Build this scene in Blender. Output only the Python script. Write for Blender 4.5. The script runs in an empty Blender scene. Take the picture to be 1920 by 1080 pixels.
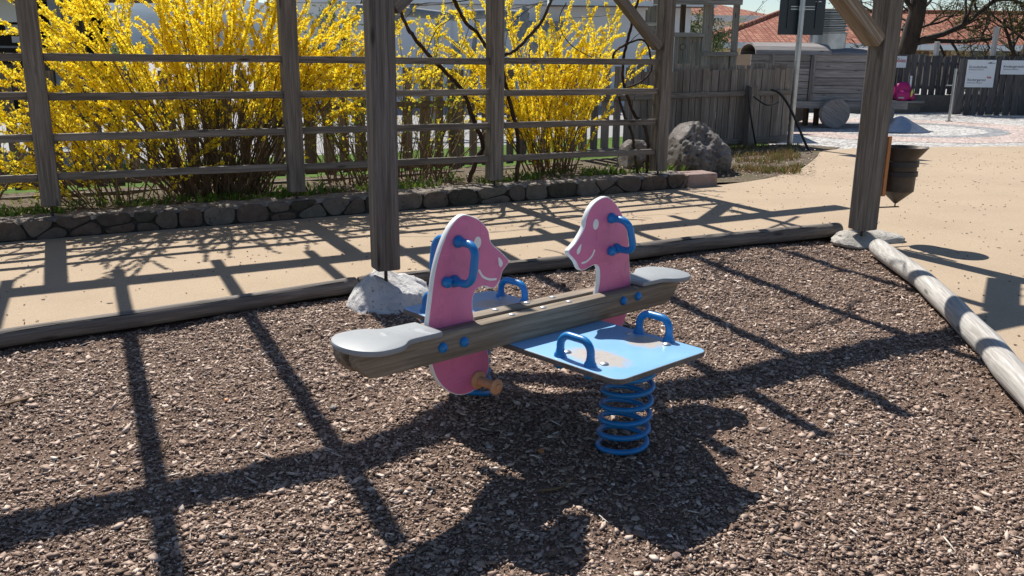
import bpy, bmesh, math, random
import numpy as np
from mathutils import Vector, Matrix
random.seed(7); rng = np.random.default_rng(11)
R_ = math.radians
sc = bpy.context.scene
COL = sc.collection
# ------------------------------------------------------------------ camera
F_PX, HOR, ROLL, EYE = 1629.0, 108.4, 0.011, 1.45
PITCH = math.atan((540 - HOR) / F_PX)
cF = Vector((0, math.cos(PITCH), -math.sin(PITCH)))
_R0 = Vector((1, 0, 0)); _U0 = Vector((0, math.sin(PITCH), math.cos(PITCH)))
cR = _R0 * math.cos(ROLL) + _U0 * math.sin(ROLL)
cU = _U0 * math.cos(ROLL) - _R0 * math.sin(ROLL)
CAM = Vector((0, 0, EYE))
cam_d = bpy.data.cameras.new('camera'); cam = bpy.data.objects.new('camera', cam_d); COL.objects.link(cam)
cam_d.sensor_width = 36; cam_d.lens = F_PX / 1920 * 36; cam_d.clip_end = 3000; cam_d.clip_start = 0.05
mc = Matrix((cR, cU, -cF)).transposed().to_4x4(); mc.translation = CAM; cam.matrix_world = mc
sc.camera = cam
# ------------------------------------------------------------------ light
TO_SUN = Vector((-0.380, 0.738, 1.0)).normalized()
w = bpy.data.worlds.new('World'); sc.world = w; w.use_nodes = True
nt = w.node_tree; bg = nt.nodes['Background']
sky = nt.nodes.new('ShaderNodeTexSky'); sky.sky_type = 'NISHITA'; sky.sun_disc = False
sky.sun_elevation = math.asin(TO_SUN.z); sky.sun_rotation = math.atan2(TO_SUN.x, TO_SUN.y) % (2 * math.pi)
sky.dust_density = 0.3; sky.ozone_density = 3.0
nt.links.new(sky.outputs[0], bg.inputs[0]); bg.inputs[1].default_value = 0.072
sl = bpy.data.lights.new('sun', 'SUN'); sl.energy = 4.9; sl.angle = R_(0.55); sl.color = (1.0, 0.955, 0.88)
so = bpy.data.objects.new('sun', sl); COL.objects.link(so); so.rotation_euler = TO_SUN.to_track_quat('Z', 'Y').to_euler()
sc.view_settings.view_transform = 'Standard'; sc.view_settings.look = 'None'
sc.view_settings.exposure = 0.62; sc.view_settings.gamma = 1.0
try: sc.cycles.max_bounces = 8; sc.cycles.transparent_max_bounces = 12
except Exception: pass
# ------------------------------------------------------------------ measured frames
T0 = Vector((-3.85, 7.175, 0)); LSP = 2.0313
U = Vector((1.828, 0.886, 0)).normalized(); N = Vector((U.y, -U.x, 0))
Z = Vector((0, 0, 1))
def un(u, n, z=0.0): return T0 + U * u + N * n + Z * z
def g(p): return 0.012 * ((Vector((p[0], p[1], 0)) - T0).dot(U)) - 0.04
def ray(x, y): return cR * ((x - 960) / F_PX) - cU * ((y - 540) / F_PX) + cF
def gnd(x, y, dz=0.0):
    d = ray(x, y); k = 0.012
    t = (k * (-T0).dot(U) - 0.04 + dz - EYE) / (d.z - k * (d.x * U.x + d.y * U.y)); return CAM + d * t
def atY(x, y, Y): d = ray(x, y); return CAM + d * (Y / d.y)
def on_plane(x, y, o, nn): d = ray(x, y); return CAM + d * ((o - CAM).dot(nn) / d.dot(nn))
# ------------------------------------------------------------------ materials
MATS = {}
class NT:
    def __init__(s, name, rough=0.7, spec=0.3):
        m = bpy.data.materials.new(name); m.use_nodes = True; s.m = m; s.t = m.node_tree
        s.b = s.t.nodes['Principled BSDF']; s.b.inputs['Roughness'].default_value = rough
        s.b.inputs['Specular IOR Level'].default_value = spec; MATS[name] = m
    def n(s, t, **k):
        x = s.t.nodes.new(t)
        for a, v in k.items():
            if a.startswith('i_'):
                key = a[2:].replace('_', ' '); x.inputs[int(key) if key.isdigit() else key].default_value = v
            else: setattr(x, a, v)
        return x
    def l(s, a, b): s.t.links.new(a, b)
    def coord(s, which='Object', scale=(1, 1, 1)):
        c = s.n('ShaderNodeTexCoord'); mp = s.n('ShaderNodeMapping'); mp.inputs['Scale'].default_value = scale
        s.l(c.outputs[which], mp.inputs[0]); return mp.outputs[0]
    def noise(s, vec, scale, detail=5, rough=0.6, dist=0):
        x = s.n('ShaderNodeTexNoise', i_Scale=scale, i_Detail=detail, i_Roughness=rough, i_Distortion=dist)
        s.l(vec, x.inputs['Vector']); return x.outputs['Fac']
    def ramp(s, fac, stops):
        x = s.n('ShaderNodeValToRGB'); e = x.color_ramp.elements
        e[0].position, e[1].position = stops[0][0], stops[-1][0]
        e[0].color = (*stops[0][1], 1) if len(stops[0][1]) == 3 else stops[0][1]
        e[1].color = (*stops[-1][1], 1)
        for p, c in stops[1:-1]: q = e.new(p); q.color = (*c, 1)
        s.l(fac, x.inputs[0]); return x.outputs[0]
    def mix(s, fac, a, b, mode='MIX'):
        x = s.n('ShaderNodeMix', data_type='RGBA', blend_type=mode)
        for v, i in ((fac, 0), (a, 6), (b, 7)):
            if isinstance(v, (int, float)): x.inputs[i].default_value = v
            elif isinstance(v, tuple): x.inputs[i].default_value = (*v, 1)
            else: s.l(v, x.inputs[i])
        return x.outputs[2]
    def math(s, op, a, b=0.0):
        x = s.n('ShaderNodeMath', operation=op)
        for v, i in ((a, 0), (b, 1)):
            if isinstance(v, (int, float)): x.inputs[i].default_value = v
            else: s.l(v, x.inputs[i])
        return x.outputs[0]
    def bump(s, h, strength=0.3, dist=0.01):
        x = s.n('ShaderNodeBump', i_Strength=strength, i_Distance=dist); s.l(h, x.inputs['Height']); s.l(x.outputs[0], s.b.inputs['Normal'])
    def col(s, c): s.l(c, s.b.inputs['Base Color'])
def wood(name, dark, mid, light, axis=0, crack=0.35, warm=(0.2, 0.13, 0.08), warmth=0.25):
    q = NT(name, 0.8, 0.2)
    def sc3(a, b): v = [b, b, b]; v[axis] = a; return tuple(v)
    r = q.n('ShaderNodeObjectInfo'); cc = q.n('ShaderNodeTexCoord'); ad = q.n('ShaderNodeVectorMath', operation='ADD')
    q.l(cc.outputs['Object'], ad.inputs[0]); q.l(r.outputs['Random'], ad.inputs[1])
    tn = q.n('ShaderNodeAttribute', attribute_name='tint'); ad2 = q.n('ShaderNodeVectorMath', operation='ADD')
    q.l(ad.outputs[0], ad2.inputs[0]); q.l(tn.outputs['Fac'], ad2.inputs[1])
    def mp(s):
        m = q.n('ShaderNodeMapping'); m.inputs['Scale'].default_value = s; q.l(ad2.outputs[0], m.inputs[0]); return m.outputs[0]
    fine = q.noise(mp(sc3(4, 130)), 1.0, 4, 0.6, 0.3)
    mid_n = q.noise(mp(sc3(1.2, 28)), 1.0, 5, 0.65, 1.0)
    blot = q.noise(mp((2.2, 2.2, 2.2)), 1.0, 4, 0.6)
    base = q.ramp(mid_n, [(0.3, dark), (0.5, mid), (0.72, light)])
    f2 = q.ramp(fine, [(0.3, (0.55, 0.55, 0.55)), (0.65, (1.12, 1.12, 1.12))])
    c = q.mix(0.8, base, f2, 'MULTIPLY')
    c = q.mix(q.math('MULTIPLY', q.ramp(blot, [(0.45, (0, 0, 0)), (0.75, (1, 1, 1))]), warmth), c, warm)
    tv = q.math('MULTIPLY', q.math('SUBTRACT', tn.outputs['Fac'], 0.5), 0.45); rv = q.math('MULTIPLY', q.math('SUBTRACT', r.outputs['Random'], 0.5), 0.25)
    hs = q.n('ShaderNodeHueSaturation'); q.l(q.math('ADD', q.math('ADD', tv, rv), 1.0), hs.inputs['Value']); q.l(c, hs.inputs['Color'])
    kv = q.n('ShaderNodeTexVoronoi', feature='F1', i_Scale=1.0); q.l(mp(sc3(2.2, 9)), kv.inputs['Vector']); km = q.ramp(kv.outputs['Distance'], [(0.07, (1, 1, 1)), (0.15, (0, 0, 0))]); c = hs.outputs[0]; hs2 = q.n('ShaderNodeHueSaturation'); q.l(c, hs2.inputs['Color']); q.l(q.math('SUBTRACT', 1.0, q.math('MULTIPLY', km, 0.6)), hs2.inputs['Value']); hs = hs2
    ck = q.noise(mp(sc3(1.6, 60)), 1.0, 2, 0.5, 0.6)
    ckm = q.ramp(ck, [(0.27, (1, 1, 1)), (0.33, (0, 0, 0))])
    c = q.mix(q.math('MULTIPLY', ckm, crack), hs.outputs[0], (0.03, 0.024, 0.02)); q.col(c)
    q.bump(q.math('SUBTRACT', q.math('ADD', fine, mid_n), q.math('MULTIPLY', ckm, 1.2)), 0.5, 0.004)
    return q.m
wood('weathered_timber', (0.10, 0.087, 0.076), (0.175, 0.156, 0.138), (0.28, 0.255, 0.232), warm=(0.17, 0.13, 0.10), warmth=0.14)
wood('plank_wood', (0.13, 0.104, 0.078), (0.225, 0.185, 0.142), (0.36, 0.305, 0.245), crack=0.5, warm=(0.2, 0.135, 0.085), warmth=0.22)
wood('log_wood', (0.10, 0.086, 0.075), (0.17, 0.148, 0.13), (0.285, 0.255, 0.228), crack=0.6, warm=(0.16, 0.12, 0.09), warmth=0.15)
wood('pale_log_wood', (0.36, 0.335, 0.30), (0.50, 0.475, 0.44), (0.63, 0.605, 0.57), crack=0.3, warmth=0.1)
wood('fence_wood', (0.11, 0.097, 0.086), (0.195, 0.174, 0.156), (0.31, 0.283, 0.258), axis=2, crack=0.5)
wood('old_fence_wood', (0.045, 0.042, 0.042), (0.085, 0.08, 0.08), (0.14, 0.135, 0.135), axis=2, crack=0.5, warmth=0.05)
wood('train_wood', (0.17, 0.155, 0.15), (0.255, 0.235, 0.228), (0.36, 0.335, 0.325), crack=0.3, warmth=0.08)
wood('tower_wood', (0.16, 0.145, 0.135), (0.24, 0.22, 0.205), (0.34, 0.315, 0.295), axis=2, crack=0.4, warmth=0.1)
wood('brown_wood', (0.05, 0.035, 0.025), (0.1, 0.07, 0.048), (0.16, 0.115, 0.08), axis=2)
wood('bark', (0.02, 0.015, 0.012), (0.045, 0.034, 0.027), (0.085, 0.066, 0.052), axis=2, crack=0.3)
wood('vine_bark', (0.02, 0.012, 0.009), (0.045, 0.028, 0.02), (0.085, 0.055, 0.04), axis=2, crack=0.2)
wood('stem_bark', (0.09, 0.055, 0.03), (0.17, 0.11, 0.06), (0.28, 0.19, 0.11), axis=2, crack=0.1)
def simple(name, col, rough=0.5, metal=0.0, spec=0.4, var=0.12, scale=8, bump=0.0, bscale=200, dirt=None, which='Object'):
    q = NT(name, rough, spec); q.b.inputs['Metallic'].default_value = metal
    v = q.coord(which); nz = q.noise(v, scale, 6, 0.65)
    lo = tuple(max(0, c * (1 - var)) for c in col); hi = tuple(min(1, c * (1 + var)) for c in col)
    c = q.ramp(nz, [(0.3, lo), (0.7, hi)])
    if dirt:
        dn = q.noise(v, scale * 3.1, 8, 0.7)
        c = q.mix(q.math('MULTIPLY', q.ramp(dn, [(0.52, (0, 0, 0)), (0.7, (1, 1, 1))]), dirt[1]), c, dirt[0])
    if name in ('pink_paint', 'grey_seat', 'blue_paint'):
        for sc_, cc_ in (((9, 9, 160), tuple(min(1, x * 1.25 + .08) for x in col)), ((120, 120, 7), tuple(x * .6 for x in col))):
            sn = q.noise(q.coord(which, sc_), 1.0, 2, 0.5, 0.8); c = q.mix(q.ramp(sn, [(0.70, (0, 0, 0)), (0.74, (0.55, 0.55, 0.55))]), c, cc_)
    q.col(c)
    rn = q.noise(v, scale * 5, 4, 0.6); rr = q.n('ShaderNodeMapRange'); q.l(rn, rr.inputs[0])
    rr.inputs['To Min'].default_value = max(0.05, rough - 0.1); rr.inputs['To Max'].default_value = min(1, rough + 0.12)
    q.l(rr.outputs[0], q.b.inputs['Roughness'])
    if bump: q.bump(q.noise(v, bscale, 4, 0.6), bump, 0.003)
    return q.m
simple('blue_paint', (0.005, 0.18, 0.48), 0.36, spec=0.5, var=0.1, scale=14, dirt=((0.12, 0.16, 0.24), 0.25))
simple('pink_paint', (0.66, 0.17, 0.325), 0.42, spec=0.4, var=0.09, scale=5, dirt=((0.42, 0.13, 0.2), 0.5))
simple('pink_dirty', (0.56, 0.13, 0.25), 0.5, spec=0.35, var=0.1, scale=6, dirt=((0.3, 0.1, 0.13), 0.5))
simple('white_plastic', (0.8, 0.79, 0.77), 0.45, var=0.04, dirt=((0.5, 0.46, 0.42), 0.3))
simple('grey_seat', (0.27, 0.285, 0.295), 0.5, spec=0.35, var=0.04, scale=5, dirt=((0.3, 0.31, 0.31), 0.35))
simple('rusty_orange', (0.58, 0.29, 0.145), 0.5, spec=0.4, var=0.15, scale=30, dirt=((0.34, 0.17, 0.10), 0.5))
simple('steel', (0.5, 0.5, 0.5), 0.4, metal=0.9, var=0.1)
simple('galvanised', (0.36, 0.37, 0.385), 0.3, metal=0.9, var=0.18, scale=6)
simple('dark_iron', (0.05, 0.042, 0.036), 0.6, metal=0.5, var=0.3)
simple('rusty_metal', (0.06, 0.05, 0.041), 0.5, metal=0.45, var=0.3, scale=9, dirt=((0.075, 0.042, 0.026), 0.6), bump=0.15, bscale=90)
simple('black_band', (0.035, 0.033, 0.034), 0.55, metal=0.3, var=0.2)
simple('orange_board', (0.42, 0.17, 0.06), 0.6, var=0.15, scale=20)
simple('black_rubber', (0.012, 0.012, 0.013), 0.55)
simple('sign_blue', (0.01, 0.022, 0.032), 0.4, spec=0.5, var=0.1)
simple('sign_white', (0.62, 0.66, 0.7), 0.5, var=0.03)
simple('ink', (0.03, 0.03, 0.04), 0.6); simple('ink_grey', (0.2, 0.2, 0.22), 0.6); simple('ink_red', (0.45, 0.05, 0.07), 0.6)
simple('magenta_fabric', (0.38, 0.01, 0.13), 0.5, spec=0.4, var=0.2, scale=10, bump=0.4, bscale=30)
simple('reflective_yellow', (0.62, 0.75, 0.05), 0.4); simple('grey_fabric', (0.3, 0.3, 0.34), 0.6)
simple('concrete', (0.15, 0.14, 0.125), 0.85, var=0.2, scale=4, bump=0.3, bscale=60, dirt=((0.06, 0.07, 0.03), 0.5))
simple('shade_wall', (0.78, 0.78, 0.79), 0.85, var=0.04, scale=0.6)
simple('cream_wall', (0.62, 0.47, 0.3), 0.85, var=0.05, scale=0.6)
simple('trim_white', (0.68, 0.68, 0.68), 0.6, var=0.04)
simple('gutter_metal', (0.5, 0.53, 0.56), 0.35, metal=0.6, var=0.08)
simple('window_glass', (0.02, 0.024, 0.028), 0.08, spec=0.8)
simple('brown_frame', (0.2, 0.1, 0.045), 0.6); simple('grey_shutter', (0.25, 0.27, 0.3), 0.6)
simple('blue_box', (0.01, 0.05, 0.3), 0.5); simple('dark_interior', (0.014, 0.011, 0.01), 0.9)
simple('pale_timber', (0.24, 0.25, 0.27), 0.8, var=0.25, scale=6, bump=0.3, bscale=40)
simple('pebble_grey', (0.3, 0.29, 0.275), 0.8, var=0.35, scale=30)
def leafy(name, cols, trans=0.35, rough=0.5):
    q = NT(name, rough, 0.25); a = q.n('ShaderNodeAttribute', attribute_name='tint')
    st = [(i / max(1, len(cols) - 1), c) for i, c in enumerate(cols)]
    c = q.ramp(a.outputs['Fac'], st); q.col(c)
    tr = q.n('ShaderNodeBsdfTranslucent'); q.l(c, tr.inputs[0]); mx = q.n('ShaderNodeMixShader'); mx.inputs[0].default_value = trans
    q.l(q.b.outputs[0], mx.inputs[1]); q.l(tr.outputs[0], mx.inputs[2]); q.l(mx.outputs[0], q.t.nodes['Material Output'].inputs[0]); return q.m
leafy('petal', [(0.90, 0.66, 0.015), (0.95, 0.77, 0.035), (0.97, 0.85, 0.09)], 0.5)
leafy('young_leaf', [(0.10, 0.17, 0.02), (0.2, 0.3, 0.035), (0.32, 0.40, 0.06)], 0.4)
leafy('bud_leaf', [(0.10, 0.085, 0.02), (0.14, 0.14, 0.025), (0.2, 0.2, 0.04)], 0.3)
leafy('weed_leaf', [(0.05, 0.10, 0.015), (0.10, 0.18, 0.025), (0.22, 0.28, 0.05)], 0.3)
leafy('dry_grass', [(0.12, 0.17, 0.03), (0.22, 0.12, 0.06), (0.34, 0.26, 0.14)], 0.25)
leafy('pale_foliage', [(0.10, 0.15, 0.05), (0.2, 0.26, 0.09), (0.32, 0.36, 0.16)], 0.3)
def chipmat(name, stops):
    q = NT(name, 0.62, 0.24); a = q.n('ShaderNodeAttribute', attribute_name='tint')
    c = q.ramp(a.outputs['Fac'], stops); v = q.coord('Object'); f = q.noise(v, 260, 3, 0.6)
    c = q.mix(0.6, c, q.ramp(f, [(0.3, (0.6, 0.6, 0.6)), (0.7, (1.15, 1.15, 1.15))]), 'MULTIPLY'); q.col(c); return q.m
chipmat('bark_chips', [(0.0, (0.088, 0.053, 0.037)), (0.3, (0.225, 0.149, 0.11)), (0.55, (0.38, 0.272, 0.21)), (0.8, (0.55, 0.425, 0.345)), (0.95, (0.66, 0.55, 0.46)), (1.0, (0.74, 0.65, 0.56))])
q = NT('mulch_soil', 0.95, 0.1); v = q.coord('Object')
c = q.ramp(q.noise(v, 90, 8, 0.75), [(0.3, (0.06, 0.037, 0.027)), (0.5, (0.185, 0.122, 0.09)), (0.72, (0.38, 0.28, 0.22))])
c = q.mix(q.ramp(q.noise(v, 2.2, 4, 0.6), [(0.4, (0, 0, 0)), (0.65, (0.5, 0.5, 0.5))]), c, (0.175, 0.12, 0.093)); q.col(c)
q.bump(q.noise(v, 160, 8, 0.75), 0.9, 0.01)
q = NT('tan_surface', 0.9, 0.15); v = q.coord('Object')
gr = q.noise(v, 420, 3, 0.7); pa = q.noise(v, 1.1, 5, 0.6)
c = q.ramp(gr, [(0.28, (0.22, 0.155, 0.10)), (0.42, (0.375, 0.287, 0.203)), (0.6, (0.45, 0.36, 0.263)), (0.78, (0.62, 0.535, 0.43))])
c = q.mix(0.6, c, q.ramp(pa, [(0.3, (0.84, 0.82, 0.8)), (0.7, (1.06, 1.05, 1.03))]), 'MULTIPLY')
c = q.mix(0.5, c, q.ramp(q.noise(v, 130, 3, 0.75), [(0.32, (0.62, 0.6, 0.58)), (0.5, (1, 1, 1)), (0.7, (1.28, 1.27, 1.25))]), 'MULTIPLY')
sp = q.ramp(q.noise(v, 46, 2, 0.5), [(0.25, (1, 1, 1)), (0.3, (0, 0, 0))]); c = q.mix(q.math('MULTIPLY', sp, 0.3), c, (0.2, 0.13, 0.08)); q.col(c)
q.bump(gr, 0.5, 0.004)
def cobble(name, a, b, gap, scale, flat=1.0):
    q = NT(name, 0.75, 0.25); v = q.coord('Object')
    vo = q.n('ShaderNodeTexVoronoi', feature='F1', i_Scale=scale); vo.inputs['Randomness'].default_value = 0.75; q.l(v, vo.inputs['Vector'])
    ve = q.n('ShaderNodeTexVoronoi', feature='DISTANCE_TO_EDGE', i_Scale=scale); ve.inputs['Randomness'].default_value = 0.75; q.l(v, ve.inputs['Vector'])
    sx = q.n('ShaderNodeSeparateColor'); q.l(vo.outputs['Color'], sx.inputs[0])
    c = q.ramp(sx.outputs[0], [(0.0, a), (1.0, b)])
    c = q.mix(0.4, c, q.ramp(q.noise(v, 0.7, 4), [(0.3, (0.75, 0.75, 0.75)), (0.7, (1.1, 1.1, 1.1))]), 'MULTIPLY')
    e = q.ramp(ve.outputs['Distance'], [(0.02, (1, 1, 1)), (0.09, (0, 0, 0))]); c = q.mix(q.math('MULTIPLY', e, 0.85), c, gap); q.col(c)
    q.bump(q.ramp(ve.outputs['Distance'], [(0.0, (0, 0, 0)), (0.14, (1, 1, 1))]), 0.6, 0.02); return q.m
cobble('plaza_cobble', (0.36, 0.345, 0.33), (0.6, 0.58, 0.55), (0.2, 0.185, 0.17), 9)
cobble('pink_cobble', (0.40, 0.31, 0.275), (0.58, 0.48, 0.43), (0.25, 0.2, 0.18), 9)
cobble('grey_cobble', (0.2, 0.205, 0.215), (0.36, 0.36, 0.37), (0.13, 0.13, 0.13), 9)
def stone(name, stops, pscale=60, pit=0.7, big=4, bump=0.9):
    q = NT(name, 0.9, 0.15); v = q.coord('Object'); tn = q.n('ShaderNodeAttribute', attribute_name='tint')
    ns = q.noise(v, big, 8, 0.7); c = q.ramp(ns, stops)
    p = q.noise(v, pscale, 4, 0.6); pm = q.ramp(p, [(0.30, (1, 1, 1)), (0.37, (0, 0, 0))]); c = q.mix(q.math('MULTIPLY', pm, pit), c, (0.05, 0.045, 0.04))
    c = q.mix(0.6 if name == 'wall_stone' else 0.0, c, q.ramp(tn.outputs['Fac'], [(0.25, (0.09, 0.1, 0.075)), (0.4, (0.22, 0.145, 0.115)), (0.55, (0.14, 0.115, 0.092)), (0.7, (0.2, 0.165, 0.14)), (0.85, (0.13, 0.128, 0.104))]))
    hs = q.n('ShaderNodeHueSaturation'); q.l(q.math('ADD', tn.outputs['Fac'], 0.5), hs.inputs['Value']); q.l(c, hs.inputs['Color']); q.col(hs.outputs[0])
    q.bump(q.math('SUBTRACT', q.noise(v, big * 6, 8, 0.75), pm), bump, 0.02); return q.m
stone('white_rock', [(0.3, (0.52, 0.50, 0.485)), (0.7, (0.76, 0.745, 0.72))], 70, 0.8, 5)
stone('pitted_boulder', [(0.3, (0.09, 0.078, 0.07)), (0.5, (0.19, 0.17, 0.155)), (0.7, (0.36, 0.335, 0.31))], 24, 0.9, 4, 1.0)
stone('flat_stone', [(0.3, (0.36, 0.33, 0.29)), (0.7, (0.55, 0.52, 0.47))], 40, 0.3, 5)
stone('wall_stone', [(0.3, (0.06, 0.048, 0.04)), (0.5, (0.145, 0.113, 0.093)), (0.72, (0.26, 0.21, 0.175))], 34, 0.6, 14, 1.0)
stone('coping_stone', [(0.3, (0.12, 0.10, 0.085)), (0.5, (0.22, 0.19, 0.165)), (0.72, (0.34, 0.305, 0.27))], 40, 0.4, 12)
stone('pink_stone', [(0.3, (0.25, 0.17, 0.15)), (0.7, (0.40, 0.30, 0.27))], 50, 0.4, 6)
simple('mortar', (0.05, 0.044, 0.036), 0.95, var=0.6, scale=20, bump=0.8, bscale=50)
q = NT('soil', 0.95, 0.1); v = q.coord('Object')
c = q.ramp(q.noise(v, 26, 9, 0.75), [(0.3, (0.07, 0.052, 0.037)), (0.55, (0.19, 0.148, 0.11)), (0.75, (0.38, 0.32, 0.25))])
c = q.mix(q.ramp(q.noise(v, 3, 5), [(0.45, (0, 0, 0)), (0.7, (0.6, 0.6, 0.6))]), c, (0.11, 0.11, 0.05)); q.col(c); q.bump(q.noise(v, 60, 8, 0.75), 0.9, 0.03)
q = NT('lawn', 0.9, 0.1); v = q.coord('Object')
q.col(q.ramp(q.noise(v, 8, 9, 0.75), [(0.3, (0.045, 0.09, 0.015)), (0.6, (0.11, 0.19, 0.03)), (0.8, (0.2, 0.24, 0.06))])); q.bump(q.noise(v, 90, 6, 0.7), 0.8, 0.03)
simple('pale_paving', (0.25, 0.245, 0.24), 0.85, var=0.12, scale=1.2)
q = NT('roof_tiles', 0.8, 0.2); v = q.coord('Object')
wv = q.n('ShaderNodeTexWave', wave_type='BANDS', bands_direction='X', i_Scale=4.0); wv.inputs['Distortion'].default_value = 0.3; wv.inputs['Detail'].default_value = 1; q.l(v, wv.inputs['Vector'])
br = q.n('ShaderNodeTexBrick', i_Scale=1.0); br.inputs['Brick Width'].default_value = 0.25; br.inputs['Row Height'].default_value = 0.34; br.inputs['Mortar Size'].default_value = 0.02
br.inputs['Color1'].default_value = (0.42, 0.14, 0.08, 1); br.inputs['Color2'].default_value = (0.62, 0.28, 0.18, 1); br.inputs['Mortar'].default_value = (0.2, 0.07, 0.05, 1); br.offset = 0.0; q.l(v, br.inputs['Vector'])
c = q.mix(0.5, br.outputs['Color'], q.ramp(q.noise(v, 1.5, 6, 0.7), [(0.3, (0.7, 0.7, 0.7)), (0.7, (1.2, 1.15, 1.1))]), 'MULTIPLY')
c = q.mix(0.55, c, q.ramp(wv.outputs['Fac'], [(0.1, (0.35, 0.3, 0.3)), (0.55, (1.1, 1.1, 1.1))]), 'MULTIPLY'); q.col(c); q.bump(wv.outputs['Fac'], 0.8, 0.06)
# board: blue laminate with two worn spots per end and worn edges
q = NT('board_laminate', 0.33, 0.8); v = q.coord('Object')
c = q.ramp(q.noise(v, 4, 5), [(0.3, (0.21, 0.44, 0.71)), (0.7, (0.265, 0.50, 0.76))])
sx = q.n('ShaderNodeSeparateXYZ'); q.l(v, sx.inputs[0])
def spot(cx, cy, rx, ry):
    a = q.math('DIVIDE', q.math('SUBTRACT', sx.outputs[0], cx), rx); b = q.math('DIVIDE', q.math('SUBTRACT', sx.outputs[1], cy), ry)
    d = q.math('ADD', q.math('MULTIPLY', a, a), q.math('MULTIPLY', b, b)); return q.math('SUBTRACT', 1.0, d)
sp = None
for a in ((-0.125, -0.385, 0.105, 0.165), (0.165, -0.372, 0.095, 0.105), (0.10, 0.40, 0.12, 0.10), (-0.13, 0.38, 0.08, 0.12)):
    s1 = spot(*a); sp = s1 if sp is None else q.math('MAXIMUM', sp, s1)
nz = q.noise(v, 38, 8, 0.75); ws = q.math('ADD', q.math('MULTIPLY', sp, 0.55), q.math('MULTIPLY', q.math('SUBTRACT', nz, 0.5), 1.1))
c = q.mix(q.ramp(ws, [(0.12, (0, 0, 0)), (0.35, (0.85, 0.85, 0.85))]), c, (0.44, 0.36, 0.27))
c = q.mix(q.ramp(ws, [(0.45, (0, 0, 0)), (0.7, (0.55, 0.55, 0.55))]), c, (0.20, 0.14, 0.10))
fs = q.ramp(q.noise(q.coord('Object', (30, 3, 30)), 1, 6, 0.7), [(0.55, (0, 0, 0)), (0.8, (0.35, 0.35, 0.35))]); c = q.mix(fs, c, (0.3, 0.5, 0.72))
q.col(c); rr = q.n('ShaderNodeMapRange'); q.l(ws, rr.inputs[0]); rr.inputs['To Min'].default_value = 0.3; rr.inputs['To Max'].default_value = 0.65; q.l(rr.outputs[0], q.b.inputs['Roughness'])
simple('board_edge', (0.13, 0.115, 0.105), 0.75, var=0.3, scale=20, dirt=((0.3, 0.26, 0.22), 0.4))
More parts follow.
